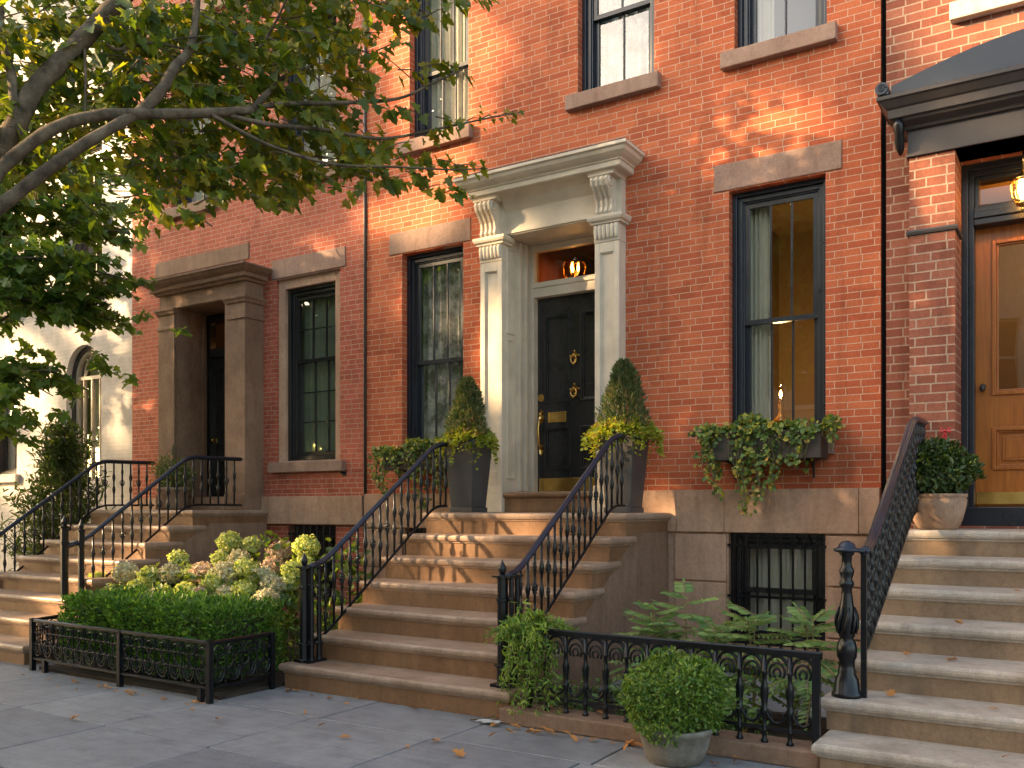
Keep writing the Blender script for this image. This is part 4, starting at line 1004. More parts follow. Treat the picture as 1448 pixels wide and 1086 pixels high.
# --- tall tapered planters with conifers on the landing
def planter(x, y, label):
    t = thing('tall_planter', label, 'planter', (x, y, 1.402))
    m = MB(); m.taper(x, y, 1.402, 1.45, .275, .275, .275, .275); m.taper(x, y, 1.45, 2.06, .25, .25, .345, .345); ob('body', m, M['planter'], t, bevel=.006)
    m = MB(); m.box(x-.18,x+.18,y-.18,y-.14,2.06,2.11); m.box(x-.18,x+.18,y+.14,y+.18,2.06,2.11); m.box(x-.18,x-.14,y-.14,y+.14,2.06,2.11); m.box(x+.14,x+.18,y-.14,y+.14,2.06,2.11); ob('rim', m, M['planter'], t, bevel=.005)
    m = MB(); m.box(x-.14,x+.14,y-.14,y+.14,2.06,2.085); ob('soil', m, M['soil'], t)
def conifer(x, y, z, h, r, label):
    t = thing('cone_conifer', label, 'shrub', (x, y, z))
    m = MB(); m.tube([(x,y,z-.05),(x,y,z+h*.9)], [.018,.004], 6); ob('stem', m, M['stem'], t)
    N = 4600; q = rng.rand(N)**.75; a = rng.uniform(0, 6.283, N)
    prof = np.minimum(1, (q+.27)*2.4) * (1-q)**.54*1.22
    lump = 1 + .16*np.sin(a*3 + q*9) + .12*np.sin(a*5 - q*17)
    rr = r*prof*lump*(.45 + .55*rng.rand(N)**.5)
    d = np.stack([np.cos(a), np.sin(a), np.zeros(N)], 1)
    pos = np.array([x, y, z]) + d*rr[:, None] + np.stack([np.zeros(N), np.zeros(N), q*h], 1)
    ax = d*.7 + rnd_dir(N)*.45 + np.array([0,0,.95])
    leafy('foliage', L['conifer'], (pos, ax, rnd_dir(N), rng.uniform(.025,.06,N)), 'long', t)
def ground_cover(x, y, z, label, n=2300, rx=.27):
    t = thing('lime_trailing_plant', label, 'plant', (x, y, z))
    parts = []
    a = rng.uniform(0, 6.283, n); q = rng.rand(n)**.5
    r = rx*q*(1+.12*np.sin(a*4)+.08*np.sin(a*9+1)); zz = z + .02 + (.11+.05*np.sin(a*5+q*6))*(1-q**3)*rng.uniform(.3,1,n) - np.maximum(0, q-.72)*rng.rand(n)*(.75+.3*np.sin(a*7))
    pos = np.stack([x+r*np.cos(a), y+r*np.sin(a), zz], 1)
    ax = np.stack([np.cos(a)*q, np.sin(a)*q, .6-q*.7], 1) + rnd_dir(n)*.55
    leafy('foliage', L['lime'], (pos, ax, rnd_dir(n)*.7+np.array([0,-.3,.7]), rng.uniform(.02,.045,n)), 'round', t)
    k = 320; a = rng.uniform(0,6.283,k); q = rng.rand(k)**.6
    pos = np.stack([x+rx*.8*q*np.cos(a), y+rx*.8*q*np.sin(a), z+.11+.04*rng.rand(k)-.05*q], 1)
    leafy('flower_tips', L['rust'], (pos, rnd_dir(k)*.6+np.array([0,0,1]), rnd_dir(k), rng.uniform(.015,.035,k)), 'oval', t)['kind'] = 'stuff'
planter(-5.21, -.60, 'tall tapered charcoal planter left of the black door'); planter(-3.55, -.52, 'tall tapered charcoal planter right of the black door')
conifer(-5.22, -.60, 2.10, .62, .175, 'cone-shaped evergreen in the planter left of the black door'); conifer(-3.55, -.52, 2.10, .66, .195, 'cone-shaped evergreen in the planter right of the black door')
ground_cover(-5.22, -.60, 2.10, 'lime green plant with rusty tips spilling over the left planter'); ground_cover(-3.55, -.52, 2.10, 'lime green plant with rusty tips spilling over the right planter', 2900, .31)

# --- window boxes with ivy
def window_box(x0, x1, z0, z1, label):
    t = thing('window_box', label, 'window box', ((x0+x1)/2, -.16, z0)); m = MB()
    for (a, b, c, d_) in ((x0,x1,-.30,-.275),(x0,x1,-.06,-.035),(x0,x0+.025,-.275,-.06),(x1-.025,x1,-.275,-.06)): m.box(a, b, c, d_, z0, z1)
    m.box(x0+.025, x1-.025, -.275, -.06, z0, z0+.02); m.box(x0-.008, x1+.008, -.308, -.30, z1-.03, z1); ob('box', m, M['box'], t, bevel=.004)
    m = MB(); m.box(x0+.025,x1-.025,-.275,-.06,z1-.05,z1-.03); ob('soil', m, M['soil'], t)
    for xx in (x0+.12, x1-.12):
        m = MB(); m.tube([(xx,-.27,z0-.008),(xx,-.03,z0-.008),(xx,-.03,z0-.16)], .009, 6); m.tube([(xx,-.22,z0-.01),(xx,-.12,z0-.03),(xx,-.05,z0-.07),(xx,-.03,z0-.13)], .007, 6); ob('bracket', m, M['iron'], t)
def ivy(x0, x1, z, label, strands, n=1500):
    t = thing('trailing_ivy', label, 'plant', ((x0+x1)/2, -.18, z)); parts = []
    k = n; px = rng.uniform(x0-.10, x1+.10, k); mound = .10+.05*np.sin(px*7)+.035*np.sin(px*17)
    pos = np.stack([px, -.18+rng.uniform(-.15,.13,k), z + mound*rng.rand(k)**.6 - .03], 1)
    parts.append((pos, rnd_dir(k)+np.array([0,-.3,.1]), rnd_dir(k)*.7+np.array([0,-.5,.6]), rng.uniform(.028,.058,k)))
    yl = []; sm = MB()
    for (xs_, ln, den) in strands:
        drift = rng.uniform(-.12,.12); pts = []
        for j in range(int(den*ln*30)+4):
            q = j/(den*ln*30+3); sp_ = .05*(1-.5*q)
            pts.append((xs_ + drift*q + rng.normal(0, sp_), -.325 + .04*rng.normal() + .06*q, z + .05 - ln*q**1.1))
        k = len(pts)*5; idx = rng.randint(0, len(pts), k); base = np.array(pts)[idx] + rng.normal(0, .022, (k,3))
        parts.append((base, rnd_dir(k)*.7+np.array([0,-.3,-.6]), rnd_dir(k)*.5+np.array([0,-1,.35]), rng.uniform(.022,.05,k)))
        for _ in range(3): sm.tube([(xs_+rng.normal(0,.03), -.31, z+.03), (xs_+drift*.4+rng.normal(0,.03), -.335, z-ln*.4), (xs_+drift+rng.normal(0,.02), -.30, z-ln*.92)], .003, 4)
    A = join_leaves(parts); sel = rng.rand(len(A[0])) < .13
    leafy('foliage', L['ivy'], [a[~sel] for a in A], 'round', t); leafy('yellow_leaves', L['yellow'], [a[sel] for a in A], 'round', t)
    ob('stem', sm, M['stem'], t)
window_box(-2.80, -1.87, 1.86, 2.10, 'brown window box under the right ground-floor window')
ivy(-2.80, -1.87, 2.10, 'green and yellow ivy trailing from the right window box', [(-2.84,.42,1.6),(-2.86,.62,1.2),(-2.80,.3,1.4),(-2.62,.50,1.1),(-2.56,.74,1.1),(-2.48,.35,1.6),(-2.44,.62,1.3),(-2.3,.52,1.3),(-2.26,.30,1.5),(-2.08,.2,1.3),(-2.0,.36,1.5),(-1.93,.28,1.0),(-1.83,.14,1.2)])
window_box(-6.55, -5.62, 1.86, 2.08, 'brown window box under the left ground-floor window, behind the stair railing')
ivy(-6.55, -5.62, 2.06, 'green and yellow ivy trailing from the left window box', [(-6.62,.42,1.8),(-6.55,.5,1.5),(-6.45,.3,1.2),(-6.22,.36,1.6),(-6.1,.66,1.4),(-6.02,.3,1.5),(-5.9,.4,1.4),(-5.75,.46,1.4)])

# --- clipped hedge
def hedge(x0, x1, y0, y1, z0, z1, label):
    t = thing('clipped_hedge', label, 'hedge', ((x0+x1)/2, (y0+y1)/2, 0)); N = 17000
    w = [(x1-x0)*(y1-y0)*1.1, (x1-x0)*(z1-z0)*1.5, (y1-y0)*(z1-z0)*1.2, (y1-y0)*(z1-z0)*.8]; w = np.array(w)/sum(w)
    f = rng.choice(4, N, p=w); U, V = rng.rand(N), rng.rand(N); dep = rng.rand(N)**1.6*.11
    pos = np.zeros((N,3)); nr = np.zeros((N,3))
    i = f == 0; pos[i] = np.stack([x0+(x1-x0)*U[i], y0+(y1-y0)*V[i], z1-dep[i]], 1); nr[i] = (0,0,1)
    i = f == 1; pos[i] = np.stack([x0+(x1-x0)*U[i], y0+dep[i], z0+(z1-z0)*V[i]], 1); nr[i] = (0,-1,.2)
    i = f == 2; pos[i] = np.stack([x1-dep[i], y0+(y1-y0)*U[i], z0+(z1-z0)*V[i]], 1); nr[i] = (1,0,.2)
    i = f == 3; pos[i] = np.stack([x0+dep[i], y0+(y1-y0)*U[i], z0+(z1-z0)*V[i]], 1); nr[i] = (-1,0,.2)
    nz = (np.sin(pos[:,0]*9)+np.sin(pos[:,0]*21+pos[:,1]*13)+np.sin(pos[:,1]*17+2)+np.sin(pos[:,2]*19+pos[:,0]*15))*.012
    c = np.array([(x0+x1)/2, (y0+y1)/2, z1-.3]); hv = np.array([(x1-x0)/2, (y1-y0)/2, .3]); q = np.abs((pos-c)/hv)
    corner = np.clip((np.sort(q, 1)[:,1]-.82)*3.2, 0, 1)[:,None]     # round the arrises
    pos += nr*nz[:,None] - (pos-c)*corner*.07 + rng.normal(0,.012,(N,3))
    ax = nr*.9 + rnd_dir(N)*.7 + np.array([0,0,.45])
    leafy('foliage', L['hedge'], (pos, ax, nr*.4+rnd_dir(N), rng.uniform(.022,.046,N)), 'oval', t)
    m = MB()
    for k in range(9):
        x = x0+.12+(x1-x0-.24)*k/8; m.tube([(x,(y0+y1)/2,0),(x+.03,(y0+y1)/2,z1*.6)], .014, 5)
    m.box(x0+.12, x1-.12, y0+.12, y1-.12, z0+.05, z1-.13)
    ob('stem', m, M['soil'], t)
hedge(-7.70, -5.62, -3.36, -2.62, .10, .665, 'clipped green box hedge behind the low iron fence')

# --- hydrangeas
def hydrangea(label, c, heads, nleaf, lr, mats):
    t = thing('hydrangea_bush', label, 'shrub', (c[0], c[1], 0)); sm = MB()
    a = blob((c[0], c[1], c[2]*.55), (lr, lr*.8, c[2]*.5), nleaf, .085, .35, .15, .7)
    leafy('foliage', L['hyd_leaf'], a, 'round', t, droop=.25)
    for i, (x, y, z, r) in enumerate(heads):
        r *= 1.1; n = int(420*(r/.1)**2); d = rnd_dir(n); d[:,2] = d[:,2]*.8+.15; d /= np.linalg.norm(d,axis=1,keepdims=True)
        pos = np.array([x,y,z]) + d*r*rng.uniform(.66,1.08,n)[:,None]*np.array([1.06,1.06,.88])*(1+.07*np.sin(d[:,:1]*7+i)+.06*np.sin(d[:,2:]*9))
        tang = np.cross(d, rnd_dir(n))
        leafy('flower_head', L[mats[i % len(mats)]], (pos, tang+d*.5, d+rnd_dir(n)*.6, rng.uniform(.020,.034,n)*1.0), 'round', t, fold=.3, droop=.35)
        sm.tube([(c[0]+(x-c[0])*.3, c[1]+(y-c[1])*.3, .03), (c[0]+(x-c[0])*.75, c[1]+(y-c[1])*.75, z*.6), (x,y,z)], [.009,.007,.005], 5)
        n = 10; b = rng.uniform(0,6.28,n); dd = np.stack([np.cos(b),np.sin(b),-.15+.3*rng.rand(n)],1)
        leafy('leaf_collar', L['hyd_leaf'], (np.array([x,y,z-r*1.05])+rng.normal(0,.02,(n,3)), dd, dd*.2+np.array([0,0,1]), rng.uniform(.09,.15,n)), 'round', t, droop=.3)
    ob('stem', sm, M['cane'], t)
def hd_(x, y, yy, r): p = on_y(x, y, yy); return (p.x, p.y, p.z, r)
hydrangea('short hydrangea with pale cream-green heads at the left end of the hedge', (-7.75,-2.15,.85), [hd_(138,818,-2.2,.07), hd_(178,810,-2.2,.105), hd_(212,815,-2.2,.095), hd_(160,838,-2.3,.085), hd_(125,838,-2.3,.075), hd_(195,832,-2.35,.085)], 240, .40, ['hyd_green','hyd_cream','hyd_green'])
hydrangea('hydrangea with cream and greenish heads behind the middle of the hedge', (-7.0,-2.1,.82), [hd_(242,812,-2.1,.10), hd_(262,836,-2.3,.08), hd_(232,838,-2.3,.07), hd_(288,812,-2.0,.11), hd_(218,842,-2.35,.07), hd_(270,812,-2.0,.09), hd_(252,790,-1.8,.08), hd_(285,842,-2.4,.08)], 260, .42, ['hyd_cream','hyd_green','hyd_green','hyd_pink'])
hydrangea('tall hydrangea with two lime green heads raised against the stoop', (-7.15,-1.35,1.12), [hd_(325,766,-1.4,.105), hd_(356,770,-1.3,.085), hd_(338,790,-1.6,.09), hd_(310,790,-1.6,.075)], 240, .3, ['hyd_green','hyd_green','hyd_cream'])
hydrangea('hydrangea with the largest creamy white head, beside the railing', (-6.35,-2.15,.9), [hd_(318,812,-2.1,.115), hd_(347,806,-2.0,.10), hd_(371,818,-2.1,.10), hd_(300,826,-2.3,.08), hd_(376,848,-2.4,.09), hd_(346,836,-2.35,.09), hd_(322,842,-2.4,.085), hd_(360,868,-2.5,.07), hd_(385,828,-2.2,.085)], 260, .4, ['hyd_cream','hyd_green','hyd_cream','hyd_green'])
hydrangea('hydrangea with a pinkish and a lime head below the basement window', (-6.35,-1.2,1.1), [hd_(396,782,-1.3,.11), hd_(433,773,-1.3,.11), hd_(412,806,-1.6,.08), hd_(385,800,-1.5,.09), hd_(430,800,-1.5,.08), hd_(405,826,-1.8,.08)], 260, .38, ['hyd_pink','hyd_green','hyd_green'])
# low leafy ground cover behind the left railing of the main stoop
parts = [blob((-5.9+rng.uniform(-.4,.3), -1.9+rng.uniform(-.7,.9), .25), (.4,.4,.4), 380, .06, .3, .2, .4) for _ in range(5)]
t = thing('leafy_perennial', 'mass of leafy green stems between the hydrangeas and the stoop railing', 'plant', (-5.8,-1.8,0)); leafy('foliage', L['fern'], join_leaves(parts), 'oval', t)
m = MB()
for _ in range(30): x, y = -5.85+rng.uniform(-.3,.25), -1.8+rng.uniform(-.7,.7); m.tube([(x,y,.02),(x+rng.uniform(-.05,.05),y,.3+rng.rand()*.25)], .004, 4)
ob('stem', m, M['stem'], t)

# --- round boxwood in pots
def ball_bush(name, label, c, r, n, mat, size, kind='oval', squash=1.0, rough=.14):
    t = thing(name, label, 'shrub', (c[0], c[1], c[2]-r)); parts = [blob(c, (r,r,r*squash), n, size, .62, rough, .35, .6)]
    for _ in range(75):                                    # shoots that break the outline
        d = rnd_dir(1)[0]; d[2] = abs(d[2])*.9 - .15; k = 14; q = np.linspace(.88, 1.06+.17*rng.rand(), k)
        parts.append((np.array(c)+d[None]*(q*r)[:,None]*np.array([1,1,squash])+rng.normal(0,.008,(k,3)), d[None]+rnd_dir(k)*.6, rnd_dir(k), np.full(k, size*.9)))
    leafy('foliage', L[mat], join_leaves(parts), kind, t)
    m = MB(); m.tube([(c[0],c[1],c[2]-r*1.1),(c[0],c[1],c[2])], [.02,.01], 6)
    for k in range(14):
        d = rnd_dir(1)[0]; m.tube([(c[0],c[1],c[2]-r*.4), tuple(np.array(c)+d*r*.75)], .004, 4)
    ob('stem', m, M['stem'], t); return t
pc = (-1.99, -3.13)
m = MB(); m.lathe([(.14,0),(.16,.01),(.19,.10),(.205,.17),(.215,.18),(.215,.205),(.195,.205),(.185,.17)], (*pc, 0), 28)
tag(ob('round_pot', m, M['potstone'], smooth=True, bevel=.0), 'low round grey stone pot on the pavement before the cast iron fence', 'pot')
ball_bush('boxwood_ball', 'bright green round boxwood in the stone pot on the pavement', (pc[0], pc[1], .36), .28, 10500, 'box', .030, 'oval', .98, .22)
rp = (-.955, -.55)
m = MB(); m.lathe([(.13,0),(.14,.012),(.17,.07),(.195,.17),(.20,.22),(.192,.235),(.205,.245),(.205,.265),(.18,.265)], (*rp, 1.282), 28)
tag(ob('terracotta_pot', m, M['terracotta'], smooth=True), 'rounded weathered terracotta pot on the landing by the wooden door', 'pot')
ball_bush('boxwood_ball', 'dark green bushy boxwood in the terracotta pot by the wooden door', (rp[0], rp[1], 1.71), .245, 3600, 'dark', .05, 'oval', .95, .2)
# red ribbon bow above the pot
rb = on_y(1337, 613, -.31); m = MB()
for sg in (-1, 1): m.tube([(rb.x,rb.y-.015,rb.z+.02),(rb.x+sg*.03,rb.y-.03,rb.z+.04),(rb.x+sg*.035,rb.y-.02,rb.z+.012),(rb.x,rb.y-.015,rb.z+.018)], [.003,.009,.008,.003], 6)
m.tube([(rb.x-.005,rb.y-.015,rb.z+.015),(rb.x+.008,rb.y-.02,rb.z-.03),(rb.x-.01,rb.y-.02,rb.z-.06)], .006, 6); m.tube([(rb.x,rb.y-.015,rb.z+.015),(rb.x-.015,rb.y-.02,rb.z-.02),(rb.x+.012,rb.y-.02,rb.z-.07)], .005, 6); m.lathe([(.004,-.01),(.011,0),(.004,.01)], (rb.x,rb.y-.02,rb.z+.018), 8)
tag(ob('red_ribbon', m, M['red']), 'small red ribbon bow on the brick pier above the boxwood', 'ribbon')
# potted plant beside the left house door
lp2 = on_y(245, 718, -.55); m = MB(); m.lathe([(.13,0),(.16,.05),(.19,.24),(.205,.25),(.205,.28),(.18,.28)], (lp2.x, lp2.y, 1.428), 20)
tag(ob('terracotta_pot', m, M['terracotta'], smooth=True), 'terracotta pot on the landing of the brown stone doorway, behind the railing', 'pot')
t = thing('potted_shrub', 'loose green shrub with reddish tips in the pot by the brown stone doorway', 'plant', (lp2.x, lp2.y, 1.7))
leafy('foliage', L['shrub'], blob((lp2.x, lp2.y, 1.86), (.30,.28,.22), 900, .07, .3, .3, .4), 'long', t); leafy('reddish_tips', L['rust'], blob((lp2.x, lp2.y, 1.98), (.26,.24,.16), 70, .045, .5, .3, .4), 'long', t)['kind'] = 'stuff'
m = MB()
for k in range(8): d = rnd_dir(1)[0]; m.tube([(lp2.x,lp2.y,1.68),(lp2.x+d[0]*.2,lp2.y+d[1]*.2,1.95+.08*d[2])], .005, 4)
m.lathe([(.006,1.7),(.02,2.1),(.028,2.2),(.006,2.26)], (lp2.x, lp2.y, 0), 8); ob('stem', m, M['stem'], t)

# --- dense broad-leaved shrub in front of the white house
t = thing('evergreen_shrub', 'large loose glossy shrub between the white house and the left railing', 'shrub', (-11.42,-1.05,0)); parts = []; sm = MB()
SC = np.array([-11.42,-1.05,0])
for k in range(210):
    a = rng.uniform(0,6.28); hz = rng.rand()**.8*2.35+.25; rr = .95*(1-(hz/2.75)**2.2)+.05; rr *= rng.uniform(.35,1.0)
    tip = SC + np.array([math.cos(a)*rr*1.3, math.sin(a)*rr*.8, hz]); root = SC + np.array([0,0,max(.05,hz-.7)]) + np.array([math.cos(a),math.sin(a),0])*rr*.3
    sm.tube([tuple(root), tuple((root+tip)/2+[0,0,.05]), tuple(tip)], [.009,.006,.003], 4)
    n = 34; q = rng.uniform(.35,1.05,n)[:,None]; base = root+(tip-root)*q + rng.normal(0,.035,(n,3)); dv = (tip-root)/np.linalg.norm(tip-root)
    parts.append((base, dv[None]*.6+rnd_dir(n)*.9, rnd_dir(n)*.7+np.array([0,0,.9]), rng.uniform(.07,.125,n)))
for k in range(6): a = k; sm.tube([tuple(SC+[.1*math.cos(a),.1*math.sin(a),0]), tuple(SC+[.25*math.cos(a),.2*math.sin(a),1.3])], [.022,.012], 6)
leafy('foliage', L['shrub'], join_leaves(parts), 'long', t); ob('stem', sm, M['stem'], t)

# --- pinnate-leaved plants and fern behind the right fence
def pinnate(x, y, h, label, nst=3, spread=.22, mat='sumac', leafl=.31, size=.078):
    t = thing('pinnate_plant', label, 'plant', (x, y, .03)); parts = []; sm = MB()
    for s_ in range(nst):
        b = rng.uniform(0,6.28); top = np.array([x+spread*.6*math.cos(b)*rng.rand(), y+spread*.6*math.sin(b)*rng.rand(), h*rng.uniform(.82,1)])
        if s_ == 0: top = np.array([x, y, h])
        root = np.array([x,y,.03]); sm.tube([tuple(root), tuple(root*.5+top*.5+[0.02,0,0]), tuple(top)], [.007,.006,.004], 5)
        for k in range(14):
            a = k*2.4 + b; zr = top - np.array([0,0,(.01+.03*k)*h/.7]); el = .55 - .08*k; ln = leafl*(.55+.08*min(k,6))
            dv = np.array([math.cos(a)*math.cos(el), math.sin(a)*math.cos(el), math.sin(el)]); end = zr + dv*ln; end[2] -= ln*.18
            sm.tube([tuple(zr), tuple((zr+end)/2+[0,0,.012]), tuple(end)], .0028, 4)
            sd = np.cross(dv, [0,0,1]); sd /= np.linalg.norm(sd)+1e-6; n = 9
            for j in range(1, n+1):
                p = zr+(end-zr)*j/n
                for sg in (-1, 1):
                    if j == n: parts.append((p[None], dv[None], np.array([[0,0,1.]]), np.array([size]))); break
                    parts.append((p[None], (sd*sg+dv*.5+np.array([0,0,-.15]))[None], np.array([[.15,-.9,.6]])+rng.normal(0,.25,(1,3)), np.array([size*rng.uniform(.85,1.15)])))
    leafy('foliage', L[mat], join_leaves(parts), 'long', t, fold=.1); ob('stem', sm, M['cane'], t)
def gp(x, yy): return on_y(x, 900, yy).x
pinnate(gp(925,-2.1), -2.1, .74, 'full pinnate-leaved plant with reddish stem, leftmost behind the cast iron fence', 3)
pinnate(gp(968,-2.0), -2.0, .86, 'tallest single-stemmed pinnate-leaved plant behind the cast iron fence', 1, .1)
pinnate(gp(1012,-2.2), -2.2, .66, 'low pinnate-leaved plant behind the potted boxwood', 3)
pinnate(gp(1065,-2.2), -2.2, .76, 'pinnate-leaved plant with yellowish top before the barred window', 2, .3)
pinnate(gp(1140,-2.25), -2.25, .76, 'airy pinnate-leaved plant at the right end of the cast iron fence', 2, .2)
parts = []
for k in range(14): parts.append(blob((rng.uniform(-3.1,-1.4), rng.uniform(-2.6,-1.9), .13), (.17,.15,.14), 120, .05, .3, .3, .6))
t = thing('low_groundcover', 'low leafy ground cover in the bed behind the cast iron fence', 'plant', (-2.2,-2.3,0)); leafy('foliage', L['sumac'], join_leaves(parts), 'oval', t)
# fern-like climber over the fence's left end
t = thing('fern_climber', 'bright feathery green plant spilling over the fence beside the stoop newel', 'plant', (-3.2,-2.85,.1)); parts = []; sm = MB()
for k in range(46):
    top = np.array([-3.16+rng.normal(0,.10), -2.80+rng.normal(0,.07), .66+rng.normal(0,.04)])
    if k < 24: a = rng.uniform(0,6.28); ln = rng.uniform(.14,.27); d = np.array([math.cos(a), math.sin(a)*.7, .15]); fall = .12
    else: a = rng.uniform(3.5,6.0); ln = rng.uniform(.3,.58); d = np.array([math.cos(a)*.22, -.15, -.95]); fall = .05; top[2] -= .02
    pts = [top + d*ln*q + np.array([0,0,-fall*q*q]) for q in np.linspace(0,1,9)]
    sm.tube([tuple(p) for p in pts], .0025, 4)
    for j, p in enumerate(pts[1:]):
        n = 8; sd = rnd_dir(n); parts.append((p[None]+rng.normal(0,.012,(n,3)), sd*.9+d[None]*.5, rnd_dir(n)*.5+np.array([0,-.4,.8]), rng.uniform(.03,.06,n)*(1.1-.05*j)))
sm.tube([(-3.17,-2.8,.03),(-3.18,-2.81,.4),(-3.16,-2.8,.66)], .008, 5)
leafy('foliage', L['fern'], join_leaves(parts), 'long', t); ob('stem', sm, M['stem'], t)

# ================================================================== STREET TREES
def tree_mesh_limb(mb, pts, r0, r1, n=9):
    pts = [Vector(p) for p in pts]; out = []
    for i in range(len(pts)-1):
        p0 = pts[max(i-1,0)]; p1 = pts[i]; p2 = pts[i+1]; p3 = pts[min(i+2,len(pts)-1)]
        for k in range(5):
            t = k/5; out.append(.5*((2*p1)+(p2-p0)*t+(2*p0-5*p1+4*p2-p3)*t*t+(3*p1-p0-3*p2+p3)*t**3))
    out.append(pts[-1]); m = len(out)
    rs = [(r0+(r1-r0)*i/(m-1))*(1+.05*math.sin(i*1.9)) for i in range(m)]
    mb.tube(out, rs, n); return out
def in_poly(x, y, poly):
    c = False; n = len(poly)
    for i in range(n):
        (xa, ya), (xb, yb) = poly[i], poly[i-1]
        if (ya > y) != (yb > y) and x < (xb-xa)*(y-ya)/(yb-ya)+xa: c = not c
    return c
def sprig(parts, sm, tip, dirv, n, ln, size, droop=.6):
    """a twig with leaves hanging on both sides"""
    dirv = np.array(dirv, float); dirv /= np.linalg.norm(dirv); tip = np.array(tip, float); root = tip - dirv*ln
    sm.tube([tuple(root), tuple((root+tip)/2+np.array([0,0,.02])), tuple(tip)], [.006,.0045,.002], 4)
    q = rng.uniform(.15,1.05,n)[:,None]; sd = np.cross(dirv,[0,0,1]); sd /= np.linalg.norm(sd)+1e-6
    sg = np.where(rng.rand(n,1)<.5,-1,1)
    pos = root+(tip-root)*q+rng.normal(0,.03,(n,3))
    ax = dirv*.5+sd*sg*rng.uniform(.3,1,(n,1))+rnd_dir(n)*.35+np.array([0,0,-droop])
    nr = rnd_dir(n)*.55+np.array([0,-.25,.9])
    parts.append((pos, ax, nr, size*rng.uniform(.7,1.2,n)))
treeA = thing('street_tree', 'near street tree with thick mottled limbs arching in from the upper left', 'tree', (-7.5,-5.05,0))
tr = MB(); limbs = []
trunk_top = at(-210, 330, 6.3)
tree_mesh_limb(tr, [(-7.75,-5.0,-.02), (-7.72,-5.0,.8), (-7.6,-4.95,1.9), tuple(trunk_top)], .22, .14, 12)
limbs.append(tree_mesh_limb(tr, [trunk_top, at(-60,262,6.2), at(10,195,6.2), at(50,125,6.3), at(105,68,6.4), at(165,5,6.5), at(240,-70,6.6), at(330,-170,6.8)], .075, .055, 10))
limbs.append(tree_mesh_limb(tr, [trunk_top, at(-50,290,6.0), at(10,230,6.0), at(75,182,6.05), at(140,163,6.15), at(200,161,6.25), at(290,160,6.5), at(360,155,6.7)], .048, .032, 9))
limbs.append(tree_mesh_limb(tr, [trunk_top, at(-60,335,5.8), at(0,292,5.8), at(60,245,5.9), at(120,203,6.0), at(180,168,6.2), at(210,152,6.3)], .048, .034, 9))
limbs.append(tree_mesh_limb(tr, [at(198,160,6.28), at(228,128,6.35), at(245,98,6.45), at(268,70,6.6), at(276,30,6.7), at(282,-30,6.8)], .045, .02, 8))
limbs.append(tree_mesh_limb(tr, [at(355,156,6.68), at(378,132,6.8), at(400,110,6.9), at(430,96,7.0)], .03, .012, 7))
limbs.append(tree_mesh_limb(tr, [at(340,157,6.65), at(400,147,6.8), at(470,146,6.95), at(560,140,7.1), at(612,118,7.2), at(655,98,7.25)], .022, .006, 7))
limbs.append(tree_mesh_limb(tr, [at(320,162,6.6), at(380,176,6.7), at(455,183,6.9), at(540,196,7.1), at(620,182,7.3), at(700,165,7.45), at(742,158,7.5)], .02, .004, 7))
limbs.append(tree_mesh_limb(tr, [at(300,163,6.5), at(380,205,6.7), at(470,232,6.8), at(560,236,6.9), at(640,240,7.0), at(690,238,7.05)], .016, .004, 7))
limbs.append(tree_mesh_limb(tr, [at(20,150,6.2), at(15,100,6.25), at(4,60,6.3), at(0,0,6.4)], .035, .02, 7))
limbs.append(tree_mesh_limb(tr, [at(120,70,6.4), at(121,120,6.35), at(119,180,6.3)], .012, .006, 6))
limbs.append(tree_mesh_limb(tr, [at(150,62,6.45), at(170,70,6.5), at(215,60,6.6), at(270,72,6.7)], .016, .008, 6))
limbs.append(tree_mesh_limb(tr, [at(365,70,6.9), at(385,40,7.0), at(405,0,7.1)], .012, .008, 6))
ob('trunk', tr, M['bark'], treeA, smooth=True)
POLY = [(-60,-90),(600,-90),(590,20),(560,45),(545,95),(520,120),(515,160),(535,195),(560,225),(520,250),(470,245),(440,282),(400,285),(330,268),(250,292),(195,265),(180,190),(150,180),(120,260),(60,270),(-60,260)]
parts, sm = [], MB(); cnt = 0
while cnt < 720:
    x, y = rng.uniform(-60,600), rng.uniform(-90,300)
    if not in_poly(x, y, POLY): continue
    if x < 170 and y < 215 and rng.rand() < .3: continue
    tdep = 6.3 + x/600*.95 + rng.uniform(-.25,1.3)
    p = np.array(at(x, y, tdep)); a = rng.normal(0,.9)
    dv = np.array([.75*math.cos(a)+.1, .55*math.cos(a)+.5*math.sin(a), rng.uniform(-.55,.25)])
    sprig(parts, sm, p, dv, rng.randint(6,11), rng.uniform(.25,.45), .112); cnt += 1
for (x, y, td) in [(575,60,7),(600,105,7.2),(640,92,7.2),(668,100,7.3),(598,30,7.1),(620,40,7.1),(640,10,7.1),(665,5,7.15),(690,0,7.2),(585,15,7.0),(600,165,7.1),(570,170,7.1),(630,200,7.2),(655,182,7.3),(585,200,7.0),(545,140,7.0),(600,218,6.95),(625,235,7),(655,240,7.05),(688,238,7.05),(640,262,7.0),(610,258,7),(575,250,6.9),(560,262,6.9),(660,268,7.0),(530,235,6.9),(540,262,6.9),(215,318,6.6),(232,300,6.6),(400,298,6.7),(310,280,6.6),(420,290,6.7),(290,300,6.6),(480,262,6.8),(505,268,6.8)]:
    sprig(parts, sm, at(x,y,td), (rng.uniform(.4,1), rng.uniform(0,.6), rng.uniform(-.5,.1)), 7, .26, .10)
for (x, y, td) in [(700,165,7.45),(738,158,7.5),(725,162,7.5),(680,168,7.4)]: sprig(parts, sm, at(x,y,td), (.8,.4,.1), 5, .12, .055)
leafy('crown', L['maple'], join_leaves(parts), 'maple', treeA, fold=.15, droop=.2); ob('twigs', sm, M['bark'], treeA)['kind'] = 'stuff'
